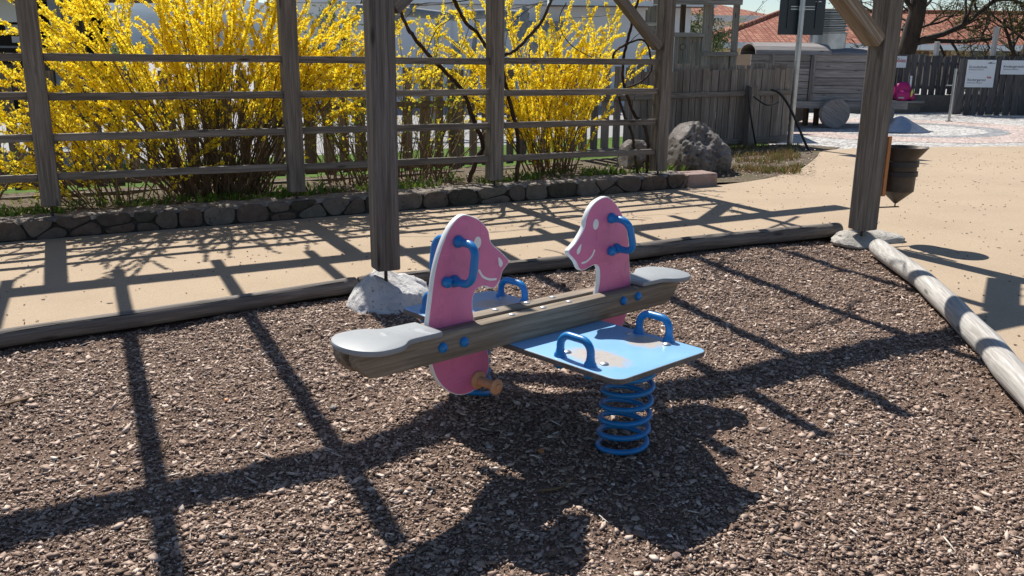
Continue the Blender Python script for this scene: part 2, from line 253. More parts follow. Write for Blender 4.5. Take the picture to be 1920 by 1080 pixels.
# ------------------------------------------------------------------ mesh helpers
class MB:
    def __init__(s): s.v = []; s.f = []; s.mi = []; s.t = []; s.tint = 0.5; s.m = 0
    def add(s, vs, fs, mi=None):
        o = len(s.v); s.v += [tuple(p) for p in vs]; s.t += [s.tint] * len(vs)
        s.f += [tuple(o + i for i in f) for f in fs]; s.mi += [s.m if mi is None else mi] * len(fs)
    def box(s, c, ax, ay, az):  # center + half-axes vectors
        c = Vector(c); vs = [c + ax * i + ay * j + az * k for i in (-1, 1) for j in (-1, 1) for k in (-1, 1)]
        s.add(vs, [(0, 1, 3, 2), (4, 6, 7, 5), (0, 4, 5, 1), (2, 3, 7, 6), (0, 2, 6, 4), (1, 5, 7, 3)])
    def abox(s, x0, x1, y0, y1, z0, z1):
        s.box(((x0 + x1) / 2, (y0 + y1) / 2, (z0 + z1) / 2), Vector(((x1 - x0) / 2, 0, 0)), Vector((0, (y1 - y0) / 2, 0)), Vector((0, 0, (z1 - z0) / 2)))
    def tube(s, pts, rad, n=8, caps=True, wob=0.0):
        pts = [Vector(p) for p in pts]; m = len(pts)
        if isinstance(rad, (int, float)): rad = [rad] * m
        t = [(pts[min(i + 1, m - 1)] - pts[max(i - 1, 0)]).normalized() for i in range(m)]
        a = t[0].orthogonal().normalized(); vs = []
        for i in range(m):
            a = (a - t[i] * a.dot(t[i])); a = a.normalized() if a.length > 1e-6 else t[i].orthogonal().normalized(); b = t[i].cross(a)
            for k in range(n):
                r = rad[i] * (1 + (random.uniform(-wob, wob) if wob else 0)); th = 2 * math.pi * k / n
                vs.append(pts[i] + a * (r * math.cos(th)) + b * (r * math.sin(th)))
        fs = [(i * n + k, i * n + (k + 1) % n, (i + 1) * n + (k + 1) % n, (i + 1) * n + k) for i in range(m - 1) for k in range(n)]
        if caps: fs += [tuple(range(n - 1, -1, -1)), tuple((m - 1) * n + k for k in range(n))]
        s.add(vs, fs)
    def lathe(s, prof, c, ax=Z, n=24, x=None):  # prof: (r, h)
        c = Vector(c); ax = Vector(ax).normalized(); x = x or ax.orthogonal().normalized(); y = ax.cross(x); m = len(prof)
        vs = [c + ax * h + x * (r * math.cos(2 * math.pi * k / n)) + y * (r * math.sin(2 * math.pi * k / n)) for r, h in prof for k in range(n)]
        fs = [(i * n + k, i * n + (k + 1) % n, (i + 1) * n + (k + 1) % n, (i + 1) * n + k) for i in range(m - 1) for k in range(n)]
        if prof[0][0] > 1e-4: fs.append(tuple(range(n - 1, -1, -1)))
        if prof[-1][0] > 1e-4: fs.append(tuple((m - 1) * n + k for k in range(n)))
        s.add(vs, fs)
    def prism(s, outline, o, ex, ey, th, side_mi=None, face_mi=None, bev=0.0):  # outline (a,b) along ex,ey; extruded along ex x ey from -th/2 to th/2
        o = Vector(o); ez = ex.cross(ey).normalized(); n = len(outline)
        area = sum(outline[i][0] * outline[(i + 1) % n][1] - outline[(i + 1) % n][0] * outline[i][1] for i in range(n))
        if area < 0: outline = outline[::-1]
        rings = []
        def inset(d):
            r = []
            for i in range(n):
                p0 = Vector(outline[i - 1]); p1 = Vector(outline[i]); p2 = Vector(outline[(i + 1) % n]); t = (p2 - p0).normalized(); nn = Vector((-t.y, t.x)); r.append(p1 + nn * d)
            return r
        if bev: rings = [(inset(bev), -th / 2), (inset(bev * 0.3), -th / 2 + bev * 0.3), (inset(0), -th / 2 + bev), (inset(0), th / 2 - bev), (inset(bev * 0.3), th / 2 - bev * 0.3), (inset(bev), th / 2)]
        else: rings = [(inset(0), -th / 2), (inset(0), th / 2)]
        vs = [o + ex * p[0] + ey * p[1] + ez * h for r, h in rings for p in r]; m = len(rings)
        self_mi = s.m; s.add(vs, [], None); base = len(s.v) - len(vs)
        for i in range(m - 1):
            for k in range(n):
                s.f.append(tuple(base + j for j in (i * n + k, i * n + (k + 1) % n, (i + 1) * n + (k + 1) % n, (i + 1) * n + k))); s.mi.append(side_mi if side_mi is not None else s.m)
        s.f.append(tuple(base + k for k in range(n - 1, -1, -1))); s.mi.append(face_mi if face_mi is not None else s.m)
        s.f.append(tuple(base + (m - 1) * n + k for k in range(n))); s.mi.append(face_mi if face_mi is not None else s.m)
    def quadleaf(s, p, d, side, l, wd):
        s.add([p, p + d * (l * 0.5) + side * wd, p + d * l, p + d * (l * 0.5) - side * wd], [(0, 1, 2, 3)])
    def build(s, name, mats, parent=None, smooth=None, bevel=0.0, M=None):
        me = bpy.data.meshes.new(name)
        if M is not None:  # vertices are world; store in local of M
            Mi = M.inverted(); vs = [tuple(Mi @ Vector(p)) for p in s.v]
        else: vs = s.v
        me.from_pydata(vs, [], s.f); mats = mats if isinstance(mats, (list, tuple)) else [mats]
        for m in mats: me.materials.append(MATS[m])
        if len(mats) > 1: me.polygons.foreach_set('material_index', s.mi)
        at = me.attributes.new('tint', 'FLOAT', 'POINT'); at.data.foreach_set('value', s.t)
        if smooth is not None:
            me.polygons.foreach_set('use_smooth', [True] * len(me.polygons))
            if smooth < 180: me.set_sharp_from_angle(angle=R_(smooth))
        me.update(); return link(name, me, parent, M, bevel)
PW = {}
def link(name, data, parent=None, M=None, bevel=0.0):
    o = bpy.data.objects.new(name, data); COL.objects.link(o); M = M if M is not None else Matrix.Identity(4)
    if parent is not None:
        o.parent = parent; o.matrix_local = PW[parent.name].inverted() @ M
    else: o.matrix_local = M
    PW[o.name] = M
    if bevel:
        b = o.modifiers.new('bevel', 'BEVEL'); b.width = bevel; b.segments = 2; b.limit_method = 'ANGLE'; b.angle_limit = R_(40)
    return o
def tag(o, label, cat, group=None, kind=None):
    if label: o['label'] = label
    if cat: o['category'] = cat
    if group: o['group'] = group
    if kind: o['kind'] = kind
    return o
def thing(name, loc, label, cat, group=None, rot=None):
    M = Matrix.Translation(Vector(loc)) if rot is None else rot
    o = link(name, None, None, M); o.empty_display_size = 0.1; return tag(o, label, cat, group)
def frame_of(c, ex, up=Z):
    ex = Vector(ex).normalized(); ey = Vector(up).cross(ex)
    ey = ey.normalized() if ey.length > 1e-4 else ex.orthogonal().normalized(); ez = ex.cross(ey)
    M = Matrix((ex, ey, ez)).transposed().to_4x4(); M.translation = Vector(c); return M
def member(name, p0, p1, wy, hz, mat, parent, up=Z, bevel=0.008, jag=0.0):
    """squared timber from p0 to p1, mesh local X along its length"""
    p0 = Vector(p0); p1 = Vector(p1); M = frame_of((p0 + p1) / 2, p1 - p0, up); L = (p1 - p0).length / 2; mb = MB()
    k = max(1, int(L * 2 / 0.35)); vs = []; fs = []
    for i in range(k + 1):
        x = -L + 2 * L * i / k; dy = random.uniform(-jag, jag); dz = random.uniform(-jag, jag)
        vs += [(x, -wy / 2 + dy, -hz / 2 + dz), (x, wy / 2 + dy, -hz / 2 + dz), (x, wy / 2 + dy, hz / 2 + dz), (x, -wy / 2 + dy, hz / 2 + dz)]
    for i in range(k):
        for j in range(4): fs.append((i * 4 + j, i * 4 + (j + 1) % 4, (i + 1) * 4 + (j + 1) % 4, (i + 1) * 4 + j))
    fs = [f[::-1] for f in fs] + [(0, 1, 2, 3), tuple(k * 4 + j for j in (3, 2, 1, 0))]
    mb.add(vs, fs); o = mb.build(name, mat, parent, M=None); o.matrix_local = (PW[parent.name].inverted() @ M) if parent else M; PW[o.name] = M
    if bevel:
        b = o.modifiers.new('bevel', 'BEVEL'); b.width = bevel; b.segments = 2; b.limit_method = 'ANGLE'; b.angle_limit = R_(50)
    return o
def smooth_path(pts, k=6):
    pts = [Vector(p) for p in pts]; out = []
    for i in range(len(pts) - 1):
        p0 = pts[max(i - 1, 0)]; p1 = pts[i]; p2 = pts[i + 1]; p3 = pts[min(i + 2, len(pts) - 1)]
        for j in range(k):
            t = j / k; out.append(0.5 * ((2 * p1) + (p2 - p0) * t + (2 * p0 - 5 * p1 + 4 * p2 - p3) * t * t + (3 * p1 - p0 - 3 * p2 + p3) * t ** 3))
    out.append(pts[-1]); return out
def sheet(name, pts, dz, mat, kind='structure', label=None):
    mb = MB(); vs = [(p[0], p[1], g(p) + dz) for p in pts]
    a = sum(pts[i][0] * pts[(i + 1) % len(pts)][1] - pts[(i + 1) % len(pts)][0] * pts[i][1] for i in range(len(pts)))
    if a < 0: vs = vs[::-1]
    mb.add(vs, [tuple(range(len(vs)))]); o = mb.build(name, mat); o['kind'] = kind; return o
from mathutils import noise as mnoise
def rock(name, c, size, mat, label, cat, rot=0.0, seed=0, rough=0.22, flat=0.0, group=None, sub=5, fine=0.05, cone=0.0, pits=0.0, facets=11):
    bm = bmesh.new(); bmesh.ops.create_icosphere(bm, subdivisions=sub, radius=1); off = Vector((seed * 7.3, seed * 3.1, seed * 1.7))
    rs = random.Random(seed * 13 + 1); cuts = [(Vector((rs.gauss(0, 1), rs.gauss(0, 1), rs.gauss(0, 1))).normalized(), rs.uniform(.62, .88)) for _ in range(facets)]
    for v in bm.verts:
        d = v.co.normalized(); r = 1 + rough * mnoise.noise(d * 1.3 + off) * 1.6 + rough * 0.5 * mnoise.noise(d * 3.1 + off) + fine * mnoise.noise(d * 8 + off) + fine * 0.5 * mnoise.noise(d * 19 + off)
        p = d * r
        if pits: c5 = mnoise.voronoi(d * 6.5 + off)[0]; p = p * (1 - pits * max(0, 0.42 - c5[0]))
        for nn_, ds in cuts:
            e_ = p.dot(nn_) - ds
            if e_ > 0: p = p - nn_ * e_ * 0.85
        if cone: k_ = 1 - cone * max(-0.2, d.z) ; p = Vector((p.x * k_, p.y * k_, p.z))
        v.co = Vector((p.x * size[0], p.y * size[1], p.z * size[2]))
    me = bpy.data.meshes.new(name); bm.to_mesh(me); bm.free(); me.materials.append(MATS[mat])
    at = me.attributes.new('tint', 'FLOAT', 'POINT'); at.data.foreach_set('value', [0.5] * len(me.vertices))
    me.polygons.foreach_set('use_smooth', [True] * len(me.polygons)); me.update()
    o = link(name, me, None, Matrix.Translation(Vector(c)) @ Matrix.Rotation(rot, 4, 'Z')); tag(o, label, cat, group); return o
def np_mesh(name, verts, faces_len, loops, mat, tint, smooth=False):
    me = bpy.data.meshes.new(name); me.vertices.add(len(verts)); me.vertices.foreach_set('co', verts.astype(np.float32).ravel())
    me.loops.add(len(loops)); me.loops.foreach_set('vertex_index', loops.astype(np.int32))
    me.polygons.add(len(faces_len)); st = np.concatenate([[0], np.cumsum(faces_len)[:-1]]).astype(np.int32); me.polygons.foreach_set('loop_start', st)
    me.update(calc_edges=True); me.validate(); me.materials.append(MATS[mat])
    at = me.attributes.new('tint', 'FLOAT', 'POINT'); at.data.foreach_set('value', tint.astype(np.float32)); return me
# ------------------------------------------------------------------ ground, paths
sheet('ground', [(-700, -300), (700, -300), (700, 900), (-700, 900)], -0.12, 'pale_paving')
LOGL = [(-6.4, 1.92), (-2.689, 4.343), (-2.18, 4.658), (-1.607, 5.041), (-1.003, 5.472), (0.342, 6.078), (1.41, 6.639), (2.751, 7.215)]
LOGR = [(2.86, 6.72), (2.805, 6.545), (2.674, 5.413), (2.477, 4.427), (2.297, 3.656), (2.0, 2.5), (1.6, 1.0), (1.2, -0.6), (1.0, -4)]
wl = [un(u_, 0.16) for u_ in (-6, -2, 0, 3, 6.7)]
path_out = [(p.x, p.y) for p in wl] + [(2.135, 9.97), (2.45, 10.08), (2.776, 10.313), (3.1, 10.6), (3.415, 10.969), (3.85, 11.6), (4.169, 12.239), (4.5, 12.95), (4.72, 13.5), (5.0, 13.85), (5.453, 14.066), (6.8, 14.28), (8.201, 14.398), (11, 14.5), (17, 14.6), (17, -4)]
sheet('sand_path', path_out + [(p[0], p[1]) for p in LOGR[::-1]] + [(2.85, 7.05)] + [(p[0], p[1]) for p in LOGL[::-1]], 0.008, 'tan_surface')
sheet('plaza_paving', [(3.9, 13.0), (6, 13.4), (17, 13.9), (40, 14), (60, 80), (3, 80), (4.4, 15.3)], 0.0, 'plaza_cobble')
def arc_sheet(name, c, r0, r1, a0, a1, dz, mat):
    k = 40; o = [(c[0] + r1 * math.cos(a0 + (a1 - a0) * i / k), c[1] + r1 * math.sin(a0 + (a1 - a0) * i / k)) for i in range(k + 1)]
    o += [(c[0] + r0 * math.cos(a1 + (a0 - a1) * i / k), c[1] + r0 * math.sin(a1 + (a0 - a1) * i / k)) for i in range(k + 1)]
    sheet(name, o, dz, mat)
CC = (7.9, 17.79)
arc_sheet('paving_ring', CC, 1.48, 1.86, -2.6, 2.9, 0.004, 'grey_cobble')
arc_sheet('paving_band', CC, 1.865, 2.85, -2.9, 2.6, 0.004, 'pink_cobble')
# planting bed behind the low wall, lawn and paving beyond the fence
FENCE = [(-8.6, 8.3), (-5.1, 9.55), (-0.76, 11.4), (1.72, 12.95), (2.96, 13.85), (4.55, 14.75)]
bed = [(p.x, p.y) for p in [un(-6, -0.12), un(0, -0.12), un(6.7, -0.12)]] + [(2.776, 10.30), (3.415, 10.96), (4.169, 12.23), (4.72, 13.49), (5.3, 14.2), (4.9, 14.6)] + FENCE[::-1]
# bed as a small-bumped grid
def grid_patch(name, x0, x1, y0, y1, st, zf, mat):
    nx = int((x1 - x0) / st) + 1; ny = int((y1 - y0) / st) + 1; vs = []
    for j in range(ny):
        for i in range(nx): x = x0 + i * st; y = y0 + j * st; vs.append((x, y, zf(x, y)))
    fs = [(j * nx + i, j * nx + i + 1, (j + 1) * nx + i + 1, (j + 1) * nx + i) for j in range(ny - 1) for i in range(nx - 1)]
    mb = MB(); mb.add(vs, fs); o = mb.build(name, mat, smooth=180); o['kind'] = 'structure'; return o
def bedz(x, y):
    v = Vector((x, y, 0)) - T0; uu = v.dot(U); nn = v.dot(N)
    base = g((x, y)) + 0.13 * max(0, min(1, (-nn + 0.35) / 0.3)) * max(0, min(1, (6.95 - uu) / 0.5))
    if nn > -0.05 and uu < 6.9: return g((x, y)) - 0.06
    dx = 0
    return base - 0.005 + 0.03 * mnoise.noise(Vector((x * 3, y * 3, 0))) + 0.012 * mnoise.noise(Vector((x * 14, y * 14, 5)))
mb = MB(); mb.add([(p[0], p[1], g(p) + 0.008) for p in bed], [tuple(range(len(bed)))[::1]])
o = mb.build('bed_soil', 'soil'); o['kind'] = 'structure'
# rough soil mound strip in the bed (u -6..6.6, n -0.14..-2)
vs = []; fs = []; nu = 130; nv = 22
for j in range(nv + 1):
    for i in range(nu + 1):
        p = un(-6 + 12.7 * i / nu, -0.14 - 1.9 * j / nv); e = min(1, (nv - j) / 5); h = 0.13 * e + 0.03 * mnoise.noise(p * 3) + 0.015 * mnoise.noise(p * 11)
        if i > nu - 8: h *= (nu - i) / 8
        vs.append((p.x, p.y, g(p) + 0.01 + max(h, -0.03)))
for j in range(nv):
    for i in range(nu): fs.append((j * (nu + 1) + i, (j + 1) * (nu + 1) + i, (j + 1) * (nu + 1) + i + 1, j * (nu + 1) + i + 1))
mb = MB(); mb.add(vs, fs); o = mb.build('bed_earth', 'soil', smooth=180); o['kind'] = 'structure'
off = Vector((-0.42, 0.9, 0))
lawn = [(p[0] + off.x * 0.12, p[1] + off.y * 0.12) for p in FENCE] + [(p[0] + off.x * 2.6, p[1] + off.y * 2.6) for p in FENCE[::-1]]
sheet('lawn', lawn, -0.01, 'lawn')
# ------------------------------------------------------------------ mulch bed
SO = Vector((0.131, 3.312, 0.41))      # seesaw origin, board top centre
def mulch_h(x, y):
    d2 = ((x - 0.15) / 0.55) ** 2 + ((y - 3.25) / 0.55) ** 2
    return g((x, y)) - 0.028 + 0.05 * math.exp(-d2) + 0.085 * math.exp(-(((x + 0.195) / 0.26) ** 2 + ((y - 3.5) / 0.26) ** 2)) + 0.02 * mnoise.noise(Vector((x * 1.3, y * 1.3, 0))) + 0.012 * mnoise.noise(Vector((x * 5, y * 5, 3))) + 0.006 * mnoise.noise(Vector((x * 16, y * 16, 9)))
grid_patch('mulch_bed', -6.6, 3.0, -3.5, 7.4, 0.035, lambda x, y: mulch_h(x, y) if (Vector((x, y, 0)) - T0).dot(N) > 2.7 else g((x, y)) - 0.08, 'mulch_soil')
def in_bed(x, y):
    # inside the log border: right of the left log line, left of the right log line
    for i in range(len(LOGL) - 1):
        a, b = LOGL[i], LOGL[i + 1]
        if a[0] <= x <= b[0] and y > a[1] + (b[1] - a[1]) * (x - a[0]) / (b[0] - a[0]) - 0.02: return False
    if x > 2.751 and y > 6.9: return False
    for i in range(len(LOGR) - 1):
        a, b = LOGR[i], LOGR[i + 1]
        if b[1] <= y <= a[1] and x > b[0] + (a[0] - b[0]) * (y - b[1]) / (a[1] - b[1] + 1e-9) - 0.02: return False
    return True
def flakes(name, pos, ln, wd, th, mat, tint, tilt=0.26):
    n = len(pos); K = 6; ang = (np.arange(K) / K * 2 * np.pi)[None, :] + rng.uniform(-0.48, 0.48, (n, K))
    rr = rng.uniform(0.6, 1.2, (n, K)); x = np.cos(ang) * rr * ln[:, None] / 2; y = np.sin(ang) * rr * wd[:, None] / 2
    top = np.stack([x, y, np.full_like(x, 0.5) * th[:, None]], -1); top[..., 2] += rng.normal(0, 0.12, (n, K)) * wd[:, None] * 0.5
    bot = top * np.array([0.9, 0.9, 1.0]); bot[..., 2] -= th[:, None]
    v = np.concatenate([top, bot], 1)
    yaw = rng.uniform(0, 2 * np.pi, n); pt = rng.normal(0, tilt, n); rl = rng.normal(0, tilt, n)
    cy, sy, cp, sp_, cr, sr = np.cos(yaw), np.sin(yaw), np.cos(pt), np.sin(pt), np.cos(rl), np.sin(rl)
    Rm = np.empty((n, 3, 3)); Rm[:, 0, 0] = cy * cp; Rm[:, 0, 1] = cy * sp_ * sr - sy * cr; Rm[:, 0, 2] = cy * sp_ * cr + sy * sr
    Rm[:, 1, 0] = sy * cp; Rm[:, 1, 1] = sy * sp_ * sr + cy * cr; Rm[:, 1, 2] = sy * sp_ * cr - cy * sr
    Rm[:, 2, 0] = -sp_; Rm[:, 2, 1] = cp * sr; Rm[:, 2, 2] = cp * cr
    v = np.einsum('nij,nkj->nki', Rm, v) + pos[:, None, :]
    base = (np.arange(n) * 12)[:, None]; tl = base + np.arange(6)[None, :]; sides = []
    for k in range(6): sides.append(base + np.array([[k, k + 6, (k + 1) % 6 + 6, (k + 1) % 6]]))
    loops = np.concatenate([tl] + sides, 1).ravel(); fl = np.tile(np.array([6, 4, 4, 4, 4, 4, 4]), n)
    me = np_mesh(name, v.reshape(-1, 3), fl, loops, mat, np.repeat(tint, 12)); return link(name, me)
NCH = 240000
xs = rng.uniform(-3.6, 3.2, NCH * 2); ys = 1.7 + (7.3 - 1.7) * rng.random(NCH * 2) ** 1.15
keep = (np.abs(xs) < 0.75 * ys + 0.55); xs, ys = xs[keep], ys[keep]
P = np.array([(x, y, mulch_h(x, y)) for x, y in zip(xs, ys) if in_bed(x, y) and random.random() < 0.86 + 0.5 * mnoise.noise(Vector((x * 1.1, y * 1.1, 7))) + 0.3 * mnoise.noise(Vector((x * 4, y * 4, 1)))])
n_ = len(P); ln = np.clip(rng.lognormal(math.log(0.0124), 0.56, n_), 0.005, 0.06); wd = ln * rng.uniform(0.28, 0.75, n_); th = np.clip(wd * rng.uniform(0.1, 0.28, n_), 0.0012, 0.005)
P[:, 2] += rng.uniform(-0.001, 0.009, n_)
tt = np.clip(rng.beta(2.2, 2.7, n_) + rng.normal(0, 0.06, n_), 0, 1)
big = rng.random(n_) < 0.008; tt[big] = rng.uniform(0.8, 1, big.sum())
o = flakes('bark_chips', P, ln, wd, th, 'bark_chips', tt); o['kind'] = 'stuff'; o['label'] = 'brown bark chip mulch covering the play area'
# long splinters in the mulch
k = 200; xs = rng.uniform(-2.2, 2.2, k); ys = rng.uniform(1.9, 6, k); P = np.array([(x, y, mulch_h(x, y) + 0.009) for x, y in zip(xs, ys) if in_bed(x, y)]); n_ = len(P)
o = flakes('wood_splinters', P, rng.uniform(0.04, 0.11, n_), rng.uniform(0.004, 0.009, n_), np.full(n_, 0.003), 'bark_chips', rng.uniform(0.75, 1, n_), 0.12); o['kind'] = 'stuff'; o['label'] = 'long pale wood splinters lying in the mulch'
# dark bark bits strayed onto the path
k = 2600; xs = rng.uniform(-4, 8, k); ys = rng.uniform(2, 13.5, k); P = []
def on_path(x, y):
    v = Vector((x, y, 0)) - T0
    if in_bed(x, y) and v.dot(N) > 2.8 and x < 2.9: return False
    return v.dot(N) > 0.3 or (v.dot(U) > 7.3 and x > 2.2 + (y - 9.9) * 0.62 and y < 13.8 and y > 9) or (x > 3.0 and 2.5 < y < 13.8 and x < .62 * y + .5)
P = np.array([(x, y, g((x, y)) + 0.012) for x, y in zip(xs, ys) if on_path(x, y)]); n_ = len(P)
o = flakes('bark_litter', P, np.clip(rng.lognormal(math.log(0.018), 0.5, n_), 0.008, 0.06), rng.uniform(0.005, 0.016, n_), np.full(n_, 0.003), 'bark_chips', rng.uniform(0.0, 0.4, n_), 0.1); o['kind'] = 'stuff'; o['label'] = 'dark bark crumbs scattered on the tan path'
# pebbles
for i, (px, py, s, m, lb) in enumerate(((918, 858, .012, 'pebble_grey', 'small rounded grey pebble in the shade of the seesaw'), (1268, 1048, .018, 'pink_stone', 'pale flat stone chip at the bottom edge of the mulch'), (1013, 866, .016, 'orange_board', 'orange brown wedge of bark in the seesaw shadow'), (624, 766, .018, 'flat_stone', 'pale grey pebble in the sunny mulch left of the pink panel'), (425, 752, .015, 'rusty_orange', 'orange dry leaf curl on the sunny mulch at left'))):
    p = gnd(px, py, -0.02); p.z = mulch_h(p.x, p.y) + s * 0.6
    rock('pebble', p, (s, s * .8, s * .55), m, lb, 'pebble', rot=i * 1.3, seed=i + 20, sub=3)
for pts, r_, lb in ((((-10, 757), (40, 745), (88, 733)), .006, 'thin brown stick lying on the mulch at the left edge'), (((1010, 922), (1050, 918), (1072, 905)), .005, 'short pale twig in the shadow below the seesaw'), (((292, 845), (305, 832), (316, 818)), .004, 'pale straw coloured twig in the sunny mulch at left')):
    w3 = [gnd(x, y) for x, y in pts]; w3 = [Vector((p.x, p.y, mulch_h(p.x, p.y) + 0.012)) for p in w3]; mb = MB(); mb.tube(smooth_path(w3, 5), r_, 6); o = mb.build('stick', 'stem_bark', None, smooth=60); tag(o, lb, 'stick')
# ------------------------------------------------------------------ log edging
def log(pts, r, mat, label, group, dz=0.035, sag=0.012):
    w3 = [Vector((p[0], p[1], g(p) + dz)) for p in pts]; M = frame_of(sum(w3, Vector()) / len(w3), w3[-1] - w3[0]); mb = MB()
    pp = smooth_path(w3, 10); off = random.uniform(0, 50); rads = [r * (1 + 0.09 * mnoise.noise(Vector((i * 0.17 + off, 0, 0)))) for i in range(len(pp))]
    pp = [p + Vector((0.012 * mnoise.noise(Vector((i * .2, off, 1))), 0.012 * mnoise.noise(Vector((i * .2, off, 5))), 0)) for i, p in enumerate(pp)]
    rads[0] *= 0.93; rads[-1] *= 0.93; mb.tube(pp, rads, 20)
    o = mb.build('edging_log', mat, None, smooth=40, M=M); tag(o, label, 'log', group)
    if mat == 'log_wood' and len(pts) > 3:
        L2 = [pp[i] + (N * 0.62 + Z * 0.72).normalized() * (rads[i] * (0.995)) + Z * (0.004 * math.sin(i * .9)) for i in range(2, len(pp) - 2)]
        mc_ = MB(); mc_.tube(L2, [0.0035 * (0.4 + abs(mnoise.noise(Vector((i * .3, off, 8))) * 2)) for i in range(len(L2))], 5); ck = mc_.build('split', 'dark_interior', None); ck.parent = o; ck.matrix_parent_inverse = M.inverted()
    return o
lg = 'logs edging the mulch bed'
log([LOGL[0], (-4.2, 3.36), (-2.689, 4.343), (-1.607, 5.041), (-1.02, 5.46)], 0.05, 'log_wood', 'cracked grey edging log at lower left, left of the white rock', lg)
log([(-1.0, 5.475), (-0.5, 5.70), (0.342, 6.078), (0.75, 6.28)], 0.047, 'log_wood', 'edging log behind the white rock and the left pink panel', lg)
log([(0.77, 6.29), (1.41, 6.639), (2.1, 6.95), (2.751, 7.215)], 0.06, 'log_wood', 'dark edging log ending at the flat stone, behind the right pink panel', lg, 0.05)
log(LOGR[1:7], 0.068, 'pale_log_wood', 'pale sun bleached log running from the flat stone to the right edge', lg, 0.045)
# ------------------------------------------------------------------ rocks
rock('rock', gnd(722, 573) + Vector((0.0, 0.165, -0.015)), (0.32, 0.25, 0.245), 'white_rock', 'white pitted rock carrying the front pergola post', 'rock', rot=0.5, seed=3, rough=0.2, cone=0.55)
rock('flat_stone', un(5.98, 3.12, 0.035), (0.29, 0.25, 0.085), 'flat_stone', 'flat beige stone slab under the right front pergola post', 'stone', rot=0.4, seed=5, rough=0.12)
rock('boulder', gnd(1300, 330) + Vector((0.02, 0.42, 0.18)), (0.56, 0.46, 0.48), 'pitted_boulder', 'large grey pitted boulder at the end of the low wall', 'boulder', rot=0.9, seed=11, rough=0.2, fine=0.06, sub=6, pits=0.3)
rock('boulder', gnd(1190, 322) + Vector((0.02, 0.35, 0.12)), (0.26, 0.24, 0.27), 'pitted_boulder', 'smaller grey boulder behind the last trellis post', 'boulder', rot=0.2, seed=14, rough=0.2)
# ------------------------------------------------------------------ low stone wall
def vor_cells(x0, x1, y0, y1, sites, asp=1.0):
    out = []
    for i, (sx_, sy_) in enumerate(sites):
        poly = [(x0, y0), (x1, y0), (x1, y1), (x0, y1)]
        for j, (tx, ty) in enumerate(sites):
            if j == i or abs(tx - sx_) > 1.2: continue
            mx, my = (sx_ + tx) / 2, (sy_ + ty) / 2; dx, dy = tx - sx_, (ty - sy_) * asp; new = []
            for k in range(len(poly)):
                a, b = poly[k], poly[(k + 1) % len(poly)]; da = (a[0] - mx) * dx + (a[1] - my) * dy; db = (b[0] - mx) * dx + (b[1] - my) * dy
                if da <= 0: new.append(a)
                if da * db < 0: t = da / (da - db); new.append((a[0] + (b[0] - a[0]) * t, a[1] + (b[1] - a[1]) * t))
            poly = new
            if len(poly) < 3: break
        if len(poly) >= 3: out.append(poly)
    return out
def round_poly(poly, inset, n=28):
    cx = sum(p[0] for p in poly) / len(poly); cy = sum(p[1] for p in poly) / len(poly); per = [0]
    for k in range(len(poly)): a, b = poly[k], poly[(k + 1) % len(poly)]; per.append(per[-1] + math.hypot(b[0] - a[0], b[1] - a[1]))
    pts = []
    for q_ in range(n):
        d = per[-1] * q_ / n; k = max(i for i in range(len(poly)) if per[i] <= d); a, b = poly[k], poly[(k + 1) % len(poly)]; t = (d - per[k]) / max(1e-6, per[k + 1] - per[k]); pts.append((a[0] + (b[0] - a[0]) * t, a[1] + (b[1] - a[1]) * t))
    for _ in range(5): pts = [((pts[i - 1][0] + 2 * pts[i][0] + pts[(i + 1) % n][0]) / 4, (pts[i - 1][1] + 2 * pts[i][1] + pts[(i + 1) % n][1]) / 4) for i in range(n)]
    r = []
    for x, y in pts: d = math.hypot(x - cx, y - cy); k = max(0.2, 1 - inset / max(d, 1e-4)); r.append((cx + (x - cx) * k, cy + (y - cy) * k))
    return r, (cx, cy)
WH = 0.172
sites = []; u0 = -3.3
while u0 < 6.4:
    w_ = random.uniform(0.16, 0.42)
    if random.random() < 0.45: sites += [(u0 + random.uniform(-.05, .05), WH * random.uniform(.6, .85)), (u0 + w_ * random.uniform(.2, .5), WH * random.uniform(.1, .35))]
    else: sites.append((u0, WH * random.uniform(.35, .65)))
    u0 += w_
def stone_cell(mb, poly, inset, bulge, P):
    pts, c = round_poly(poly, inset); n = len(pts); mb.tint = random.uniform(0.25, 0.85); vs = []; tl = (random.uniform(-.07, .07), random.uniform(-.25, .25))
    for s_, h in ((1.0, -0.05), (1.0, bulge * 0.5), (0.96, bulge * 0.9), (0.75, bulge), (0.4, bulge * 1.05)):
        for x, y in pts:
            X = c[0] + (x - c[0]) * s_; Y = c[1] + (y - c[1]) * s_; hh = h + (0.016 * mnoise.noise(Vector((X * 9, Y * 9, 2))) + 0.005 * mnoise.noise(Vector((X * 30, Y * 30, 4))) + (tl[0] * (X - c[0]) + tl[1] * (Y - c[1])) * .6 if h > 0 else 0); vs.append(P(X, Y, hh))
    k = len(vs); fs = [(i * n + j, i * n + (j + 1) % n, (i + 1) * n + (j + 1) % n, (i + 1) * n + j) for i in range(4) for j in range(n)] + [tuple(4 * n + j for j in range(n))]
    mb.add(vs, fs)
mb = MB()
for poly in vor_cells(-3.2, 6.38, 0.004, WH, sites, 2.2): stone_cell(mb, poly, 0.005, 0.02, lambda x, y, h: (lambda q_: (q_.x, q_.y, g(un(x, 0.15)) + y))(un(x, 0.13 + h)))
vs = []; nu, nv = 420, 14
